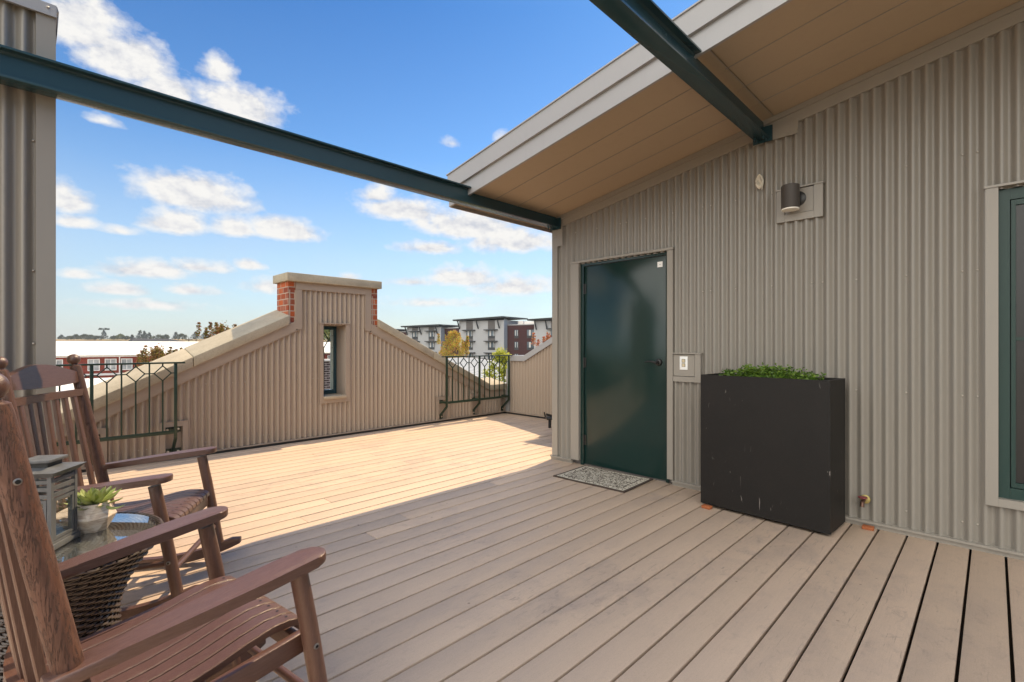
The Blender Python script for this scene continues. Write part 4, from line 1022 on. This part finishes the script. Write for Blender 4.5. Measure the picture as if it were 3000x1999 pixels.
gable_bldg('low_white_building', 14.5, 28.0, 18.5, 48, -1.05, .02, 'low building with a pale ribbed metal roof seen through the right railing', ribs=.62, roofm=m_wroof2)
o = thing('brown_brick_wall', (7.2, 15.8, GZ), 'dark brown brick wall with pale mortar seen through the slot window', 'wall')
b = MB(); b.box(5.6, 8.6, 15.6, 15.9, GZ, .70); b.build('masonry', m_brickdark, o)
b = MB(); b.box(5.55, 8.65, 15.55, 15.95, .7005, .76); b.build('wall_cap', m_whitetrim, o)
o = thing('dark_roofed_building', (62, 372, GZ), 'distant low building with a wide dark roof below the ridge trees', 'building')
b = MB(); b.box(50, 78, 368, 380, GZ, 1.6); b.build('wall', m_hgrey, o)
b = MB(); b.hexa([(46, 360, 1.5), (82, 360, 1.5), (82, 388, 1.5), (46, 388, 1.5), (48, 372, 5.0), (66, 372, 5.0), (66, 378, 5.0), (48, 378, 5.0)]); b.build('roof', m_darkroof, o)
for (x, y_, h, lab) in ((48.7, 235.1, 13.6, 'short utility pole with a crossarm beyond the white roof'), (50.8, 233.0, 15.7, 'taller thin utility pole beside the short one beyond the white roof')):
    t = thing('utility_pole', (x, y_, GZ), lab, 'utility pole', 'utility poles beyond the white roof')
    b = MB(); b.tube([(x, y_, GZ), (x, y_, GZ + h)], [.22, .16], 8); b.build('pole', m_pole, t)
    b = MB(); b.box(x - 1.3, x + 1.3, y_ - .22, y_ - .1, GZ + h - .9, GZ + h - .65); b.build('crossarm', m_pole, t)

# hotel ------------------------------------------------------------
hang = radians(101.7646 - 90)
ht = thing('hotel_building', (83.90, 85.82, GZ), 'pale and maroon hotel block with dark overhanging roofs beyond the right railing', 'hotel', rz=hang)
# local frame: +y along the facade (to the left in view), -x towards the viewer; z measured from GZ
Z = lambda z: z - GZ
def hbox(mb, x0, x1, s0, s1, z0, z1): mb.box(x0, x1, s0, s1, Z(z0), Z(z1))
def hwin(s, z0, z1, w, x=0, two=True):
    b = MB(); hbox(b, x - .06, x + .02, s - w / 2, s + w / 2, z0, z1); f = b.build('window', m_hroof, ht, world=False)
    b = MB(); hbox(b, x - .09, x - .061, s - w / 2 + .12, s - .05, z0 + .62, z1 - .1); hbox(b, x - .09, x - .061, s + .05, s + w / 2 - .12, z0 + .62, z1 - .1); b.build('pane', m_hglass, f, world=False)
    b = MB(); hbox(b, x - .105, x - .091, s + .14, s + w / 4, z0 + .64, z1 - .12); b.build('curtain', m_curtain, f, world=False)
    b = MB(); hbox(b, x - .105, x - .091, s - w / 2 + .14, s - w / 2 + .14 + w * .09, z0 + .64, z1 - .12); b.build('curtain', m_curtain, f, world=False)
def tower(s0, s1, ztl, ztr, wins, depth=9, braces=()):
    b = MB(); hbox(b, 0, depth, s0, s1, GZ, min(ztl, ztr) - .1); b.build('tower_wall', m_hwhite, ht, world=False)
    b = MB()   # roof slab rising towards s0
    za, zb = ztr, ztl
    b.hexa([(-1.1, s0 - .25, Z(za)), (depth, s0 - .25, Z(za + .02)), (depth, s1 + 1.2, Z(zb + .0)), (-1.1, s1 + 1.2, Z(zb)), (-1.2, s0 - .3, Z(za + .42)), (depth, s0 - .3, Z(za + .42)), (depth, s1 + 1.25, Z(zb + .36)), (-1.2, s1 + 1.25, Z(zb + .36))])
    b.hexa([(.0, s0 - 1.5, Z(za - .05)), (depth, s0 - 1.5, Z(za - .05)), (depth, s0 - .31, Z(za)), (0, s0 - .31, Z(za)), (0, s0 - 1.5, Z(za + .3)), (depth, s0 - 1.5, Z(za + .3)), (depth, s0 - .31, Z(za + .41)), (0, s0 - .31, Z(za + .41))])
    b.build('roof', m_hroof, ht, world=False)
    for s in braces:
        b = MB(); b.bar((-1.0, s, Z(min(ztl, ztr) - .02)), (-.12, s, Z(min(ztl, ztr) - 2.1)), .24, .24, (0, 1, 0)); b.build('roof_brace', m_hroof, ht, world=False)
    for s in wins:
        w = 2.15; b = MB(); hbox(b, -.05, .02, s - w / 2, s + w / 2, 4.95, min(ztl, ztr) - .12); hbox(b, -.05, .02, s - w / 2, s + w / 2, 2.2, 2.82); b.build('grey_panel', m_hgrey, ht, world=False)
        for zc in (4.95, 2.10, -.85):
            b = MB(); hbox(b, -.85, .0, s - 1.9, s + 1.9, zc - .11, zc + .11); b.build('sunshade', m_hroof, ht, world=False)
        for z0, z1 in ((2.8, 4.82), (-.1, 1.96), (-3., -.98)): hwin(s, z0, z1, w)
tower(0, 14.17, 7.42, 7.80, (3.75, 10.7), braces=(13.9, 7.86, 1.3))
tower(20.5, 33.2, 6.15, 6.28, (23.8, 30.0), braces=(32.9, 27.5, 21.6))
tower(-26, -8.6, 6.9, 7.4, (-22, -14.2), braces=(-9.3, -12.2, -18))
tower(38.5, 48, 5.35, 5.4, (41, 45), braces=(39, 44))
for s0, s1, zt in ((-8.59, -.01, 6.0), (14.18, 20.49, 5.6), (33.21, 38.49, 4.85)):
    b = MB(); hbox(b, 1.5, 9, s0, s1, GZ, zt); b.build('maroon_wall', m_hbrown, ht, world=False)
    b = MB(); hbox(b, 1.4, 9.1, s0, s1, zt + .001, zt + .22); b.build('parapet_cap', m_fascia, ht, world=False)
b = MB(); hbox(b, .0, 1.49, -.03, -.001, GZ, 7.6); b.build('blue_grey_return', m_hblue, ht, world=False); b = MB(); hbox(b, 0, 1.49, 20.46, 20.499, GZ, 6.1); b.build('blue_grey_return', m_hblue, ht, world=False)
for z0, z1 in ((2.8, 4.9), (-.1, 1.96), (-3, -.98)): hwin(-2.7, z0, z1, 1.15, 1.5); hwin(-7.0, z0, z1, 2.5, 1.5)
b = MB(); hbox(b, 4, 6, -6.5, -3.5, 6.2, 7.0); hbox(b, 4, 6, -3.0, -1.6, 6.2, 7.15); b.build('roof_unit', m_whitetrim, ht, world=False)

# ------------------------------------------------------------------ trees
def tree(name, x, y_, ztop, w, mat, label, cat='tree', group=None, zbase=GZ, crown=.62, n=2200, ls=.16, shape='oval', seed=0, spires=0, bm_=m_trunk, tk=1., nc=0):
    rr = random.Random(seed); hgt = ztop - zbase; t = thing(name, (x, y_, zbase), label, cat, group)
    b = MB(); ch = hgt * crown; zc0 = hgt - ch
    b.tube([(0, 0, 0), (.02 * hgt * rr.uniform(-1, 1), .0, hgt * .4), (0, .01 * hgt, hgt * .85)], [tk * (.022 * hgt ** .9 + .02), tk * (.016 * hgt ** .9 + .015), tk * (.006 * hgt ** .9 + .006)], 8)
    for k in range(9):
        a = k * 2.4; z = zc0 + ch * (.08 + .07 * k); L = w * .36 * (1 - .05 * k); b.tube([(0, 0, z), (cos(a) * L * .6, sin(a) * L * .6, z + L * .5), (cos(a) * L, sin(a) * L, z + L * 1.0)], [tk * .010 * hgt ** .8, tk * .006 * hgt ** .8, tk * .002 * hgt ** .8], 6)
    b.build('trunk', bm_, t, world=False)
    b = MB(); clumps = []
    for k in range(nc or (70 if spires == 0 else 46)):
        f = rr.random()
        if shape == 'oval': rad = sin(pi * min(.97, .10 + .9 * f) ** .8) ** .7
        elif shape == 'cone': f = f ** 1.35; rad = (1 - f) ** .8 * .85 + .02
        elif shape == 'egg': rad = sin(pi * (.12 + .86 * f) ** 1.0) ** .6 * (1.12 - .55 * f)
        else: rad = 1
        a = rr.uniform(0, 2 * pi); q = sqrt(rr.uniform(.12, 1)); clumps.append((V((cos(a) * q * rad * w / 2, sin(a) * q * rad * w / 2, zc0 + ch * (.04 + .92 * f))), rr.uniform(.07, .15) * w * (.75 if nc else 1)))
    for k in range(spires):
        a = rr.uniform(0, 2 * pi); q = sqrt(rr.random()) * w * .45; z = hgt - rr.uniform(.02, .5) * ch * (.25 + q / w * .9)
        for j in range(5): clumps.append((V((cos(a) * q, sin(a) * q, z - j * .055 * w)), (.022 + .010 * j) * w))
    for k in range(n):
        c, r = clumps[rr.randrange(len(clumps))]; p = c + rvec(rr) * r * rr.random() ** .4
        d_ = rvec(rr); d_.z = abs(d_.z) * .6; leafquad(b, p, rvec(rr), d_.normalized(), ls * rr.uniform(.7, 1.2), ls * rr.uniform(.9, 1.5))
    b.build('crown', mat, t, world=False, smooth=0); return t
tree('maple_tree', 8.95, 55.0, 1.15, 4.3, m_maple, 'rust and green maple in front of the brick building behind the left railing', n=9500, ls=.115, spires=34, nc=90, seed=4, crown=.5)
tree('maple_tree', 9.6, 37.0, 2.75, 3.1, m_maple, 'dark red maple tip rising above the upper left stone coping', n=4200, ls=.10, spires=24, seed=9, crown=.5)
tree('golden_maple_tree', 37.6, 47.4, 3.15, 4.7, m_gold, 'golden and orange autumn maple in front of the hotel', n=13000, ls=.105, shape='oval', seed=23, crown=.66, spires=12, nc=190, tk=.6)
tree('young_tree', 9.35, 9.65, 1.12, 1.45, m_yel, 'yellow green leafy tree close behind the right railing', n=6500, ls=.05, seed=5, crown=.24, zbase=GZ, tk=.16)
tree('red_tree', 22.9, 19.3, 2.0, 2.6, m_red, 'orange red tree tips peeking over the far right parapet', n=3200, ls=.075, seed=6, spires=18, crown=.4)
tree('small_orange_tree', 3.75, 46.0, -1.75, 1.5, m_gold, 'small orange tree below the left railing, farther left of the pair', n=1500, ls=.09, seed=7, spires=8, crown=.4)
tree('small_orange_tree', 4.75, 45.0, -1.45, 1.2, m_maple, 'small rusty tree below the left railing, nearer the sloped coping', n=1500, ls=.085, seed=8, spires=8, crown=.4)
tree('broad_green_tree', 49.5, 108, 5.6, 11, m_greenleaf, 'broad green tree seen through the top of the slot window', n=3600, ls=.45, seed=10, crown=.7)
# ridge trees: az positions measured once, each with its own size
R_ = [(33.2, 762.6, 12.6, 9, 'cone'), (40.1, 755.6, 10.6, 10, 'oval'), (45.1, 750.6, 12.8, 9, 'oval'), (52, 743.5, 12.6, 13, 'oval'), (57.5, 738, 12.0, 12, 'oval'), (67.5, 728, 17.6, 10, 'cone'), (76, 719.5, 11.0, 9, 'oval'), (81, 714.3, 13.2, 9, 'oval'), (90.5, 705, 12.6, 6, 'cone'),
      (97, 698, 17.8, 10, 'cone'), (100.5, 695, 17.0, 9, 'cone'), (104, 691, 15.6, 8, 'cone'), (112, 683, 11.6, 16, 'oval'), (118, 677, 12.6, 8, 'oval'), (126, 669, 15.6, 10, 'cone'), (131, 664, 13.4, 12, 'oval'), (142, 652.5, 16.2, 13, 'cone'), (149.5, 645, 16.8, 12, 'cone'), (156, 639, 18.0, 13, 'cone'), (162, 632, 15.4, 11, 'cone'), (166.5, 628, 17.0, 9, 'cone'), (176, 618, 15.8, 12, 'cone'), (181, 613.5, 14.6, 9, 'oval'), (62, 733, 10.8, 14, 'oval'), (86, 709, 10.6, 9, 'oval')]
RL = ['small pointed conifer at the left end of the ridge', 'low round bush tree on the ridge beside the leftmost conifer', 'dark round tree on the ridge left of the broad pair', 'broad dark tree on the left part of the ridge', 'second broad dark tree on the ridge, right of the first', 'tall ridge conifer with a flat plate-like crown on top', 'small round tree right of the flat crowned conifer', 'lighter olive tree on the middle of the ridge', 'narrow small conifer left of the tall dark pair',
      'tallest dark conifer of the pair above the dark roof', 'second dark conifer of the pair above the dark roof', 'shorter conifer leaning out right of the dark pair', 'low wide tree right behind the dark roof', 'small round tree above the middle of the dark roof', 'pointed conifer with a lower neighbour right of the dark roof', 'lower round neighbour of the conifer right of the dark roof', 'wide conifer at the left of the right hand ridge clump', 'second conifer of the right hand ridge clump', 'tallest conifer of the right hand ridge clump', 'low conifer right of the tallest one in the ridge clump', 'thin conifer by the taller utility pole on the ridge', 'pale hazy conifer left of the dark red maple', 'pale hazy round tree touching the dark red maple', 'low shrubby tree at the foot of the flat crowned conifer', 'low shrubby tree between the olive tree and the narrow conifer']
for i, ((x, y_, zt, w, sh), lab) in enumerate(zip(R_, RL)):
    k = 1.0; tr_ = tree('conifer_tree' if sh == 'cone' else 'ridge_tree', x, y_, zt, w, m_conif if sh == 'cone' else (m_oak if i != 7 else m_greenleaf), lab, 'tree', 'trees along the distant ridge', zbase=7.2, crown=.95, n=900, ls=.62 if sh == 'cone' else .8, shape=sh, seed=40 + i, nc=90)
    if i == 5:
        b = MB(); rr = random.Random(2)
        for k_ in range(160): a = rr.uniform(0, 6.28); q = rr.random() ** .5 * 4.2; leafquad(b, V((cos(a) * q, sin(a) * q, 12.0 + rr.uniform(-.9, .9))), rvec(rr), V((cos(a), sin(a), .1)).normalized(), 1.2, 1.3)
        b.tube([(0, 0, 9.5), (0, 0, 12.2)], .3, 6); b.build('flat_crown', m_conif, tr_, world=False, smooth=0)

# ------------------------------------------------------------------ air
t = NT('haze_air'); pv = t.n('ShaderNodeVolumePrincipled'); pv.inputs['Color'].default_value = (.80, .87, .95, 1); pv.inputs['Density'].default_value = HAZE
t.l(pv.outputs[0], t.out.inputs['Volume'])
b = MB(); b.box(-1500, 1500, -400, 1500, GZ - 1, 24); o = b.build('haze', t.m, smooth=0); o['kind'] = 'stuff'; o['label'] = 'pale thin haze of the summer air over the far ridge'; o['category'] = 'haze'
# ------------------------------------------------------------------ light and sky
SUN = V((1.905, .328, 2.67)).normalized()
el = math.asin(SUN.z)
sd = bpy.data.lights.new('sun', 'SUN'); so = bpy.data.objects.new('sun', sd); COL.objects.link(so)
SKY_FILL = 8.6  # strength of the unseen cloud added as shade fill
sd.energy = 2.75; sd.angle = radians(.5); sd.color = (1, .785, .50)
so.rotation_euler = (-SUN).to_track_quat('-Z', 'Y').to_euler(); so.location = (10, 2, 15)
wd = bpy.data.worlds.new('World'); scene.world = wd; wd.use_nodes = True; nt = wd.node_tree; nt.nodes.clear()
class WN(NT):
    def __init__(s): s.t = nt
w = WN()
out = w.n('ShaderNodeOutputWorld'); bg = w.n('ShaderNodeBackground'); bg.inputs['Strength'].default_value = .15; w.l(bg.outputs[0], out.inputs[0])
sky = w.n('ShaderNodeTexSky'); sky.sky_type = 'NISHITA'; sky.sun_disc = False; sky.sun_elevation = el; sky.sun_rotation = atan2(SUN.x, SUN.y)
sky.altitude = 60; sky.air_density = 1.0; sky.dust_density = .6; sky.ozone_density = 1.6
tc = w.n('ShaderNodeTexCoord'); sx = w.n('ShaderNodeSeparateXYZ'); w.l(tc.outputs['Generated'], sx.inputs[0])
az = w.math('ARCTAN2', sx.outputs[1], sx.outputs[0]); ele = w.math('ARCSINE', sx.outputs[2])
tint = w.ramp(ele, [(0.0, (.43, .47, .49)), (.16, (.40, .485, .53)), (.30, (.29, .42, .51)), (.60, (.14, .285, .43))])
skyc = w.mix(1.0, sky.outputs[0], tint, 'MULTIPLY')
ae = w.n('ShaderNodeCombineXYZ'); w.l(az, ae.inputs[0]); w.l(ele, ae.inputs[1])
# cumulus clouds: azimuth, elevation, half width, half height (radians), density
CL = [(1.503,0.462,0.063,0.045,1.00),(1.451,0.435,0.072,0.042,1.00),(1.402,0.410,0.047,0.025,0.90),(1.324,0.451,0.033,0.023,0.80),(1.290,0.410,0.078,0.034,1.00),(1.356,0.258,0.098,0.036,1.00),(1.384,0.205,0.052,0.025,0.90),(1.294,0.207,0.047,0.022,0.80),(1.217,0.212,0.070,0.025,1.00),(1.523,0.219,0.032,0.026,0.90),(1.518,0.186,0.034,0.011,0.70),(1.456,0.181,0.030,0.009,0.50),(1.425,0.124,0.060,0.018,0.90),(1.347,0.135,0.051,0.013,0.70),(1.274,0.144,0.025,0.012,0.80),(1.511,0.108,0.027,0.009,0.60),(1.464,0.089,0.046,0.012,0.80),(1.363,0.094,0.047,0.011,0.70),(1.249,0.109,0.036,0.019,0.70),(1.048,0.291,0.040,0.020,0.80),(1.001,0.268,0.093,0.027,0.80),(0.871,0.245,0.110,0.040,1.00),(0.768,0.215,0.116,0.032,0.90),(0.950,0.197,0.069,0.017,0.70),(0.871,0.138,0.093,0.024,0.80),(0.768,0.122,0.098,0.026,0.70),(0.976,0.128,0.047,0.012,0.60),(1.105,0.133,0.027,0.008,0.50),(0.793,0.403,0.023,0.010,0.50),(0.906,0.392,0.023,0.009,0.30),(1.478,0.340,0.026,0.009,0.40),(0.937,0.086,0.096,0.012,0.50),(1.428,0.066,0.091,0.010,0.45),
      (2.2,.35,.22,.07,1),(2.7,.22,.25,.05,.9),(-2.2,.5,.3,.1,1),(-1.2,.35,.3,.06,.9),(3.0,.55,.2,.09,.9)]
def vm(op, a, b_):
    nd = w.n('ShaderNodeVectorMath', operation=op)
    for i, q in ((0, a), (1, b_)):
        if isinstance(q, tuple): nd.inputs[i].default_value = q
        else: w.l(q, nd.inputs[i])
    return nd
f = None; hgt = None
for A, E_, ra, rb, am in CL:
    v1 = vm('MULTIPLY', vm('SUBTRACT', ae.outputs[0], (A, E_ - rb * .25, 0)).outputs[0], (1 / (ra * 1.22), 1 / (rb * 1.45), 0)).outputs[0]
    v2 = vm('MAXIMUM', v1, vm('MULTIPLY', v1, (-1, -1.9, 0)).outputs[0]).outputs[0]
    ln = w.n('ShaderNodeVectorMath', operation='LENGTH'); w.l(v2, ln.inputs[0])
    fi = w.math('MULTIPLY', w.math('SUBTRACT', 1., ln.outputs['Value']), am)
    f = fi if f is None else w.math('MAXIMUM', f, fi)
def cn(sc, det, loc, rough=.6):
    m = w.n('ShaderNodeMapping'); m.inputs['Scale'].default_value = (1, 1.5, 1); m.inputs['Location'].default_value = loc; w.l(ae.outputs[0], m.inputs[0]); return w.noise(m.outputs[0], sc, det, rough)
n1 = cn(17, 9, (0, 0, 0)); n1b = cn(17, 9, (.006, -.014, 0)); n2 = cn(46, 6, (3, 1, 0), .6)
dens = w.math('ADD', f, w.math('MULTIPLY', w.math('SUBTRACT', n1, .5), 1.15))
dens = w.math('ADD', dens, w.math('MULTIPLY', w.math('SUBTRACT', n2, .5), .34))
mask = w.ramp(dens, [(.04, (0, 0, 0)), (.20, (.36, .36, .36)), (.50, (1, 1, 1))])
shade = w.math('MULTIPLY_ADD', w.math('SUBTRACT', n1, n1b), 2.2, .72, clamp=True)
ccol = w.ramp(shade, [(.25, (.62, .66, .74)), (.6, (.86, .86, .88)), (.85, (1, .985, .96))])
csc = w.n('ShaderNodeVectorMath', operation='SCALE'); w.l(ccol, csc.inputs[0]); csc.inputs['Scale'].default_value = 2.75
# thin veil of haze low over the horizon
veil = w.math('MULTIPLY', w.ramp(ele, [(0.0, (.9, .9, .9)), (.12, (.62, .62, .62)), (.36, (0, 0, 0))]), w.math('MULTIPLY_ADD', cn(6, 5, (1, 4, 0)), .6, .35))
c0 = w.mix(veil, skyc, (1.9, 2.05, 2.2))
c1_ = w.mix(mask, c0, csc.outputs[0])
# bright cloud added in the unseen sky behind the viewer to fill the shade
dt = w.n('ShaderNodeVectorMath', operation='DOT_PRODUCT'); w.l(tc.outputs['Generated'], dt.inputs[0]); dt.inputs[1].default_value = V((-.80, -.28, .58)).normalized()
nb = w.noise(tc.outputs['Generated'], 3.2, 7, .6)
sky_fill = w.ramp(w.math('ADD', dt.outputs['Value'], w.math('MULTIPLY', w.math('SUBTRACT', nb, .5), .7)), [(.60, (0, 0, 0)), (.84, (1, 1, 1))])
c1_ = w.mix(sky_fill, c1_, (SKY_FILL * 1.0, SKY_FILL * .97, SKY_FILL * .90)); w.l(c1_, bg.inputs['Color'])

scene.view_settings.view_transform = 'Standard'; scene.view_settings.look = 'None'; scene.view_settings.gamma = 1
scene.view_settings.exposure = 1.2
try:
    scene.cycles.max_bounces = 8; scene.cycles.diffuse_bounces = 4; scene.cycles.transparent_max_bounces = 12; scene.cycles.use_denoising = True; scene.cycles.caustics_reflective = False; scene.cycles.caustics_refractive = False
except Exception: pass
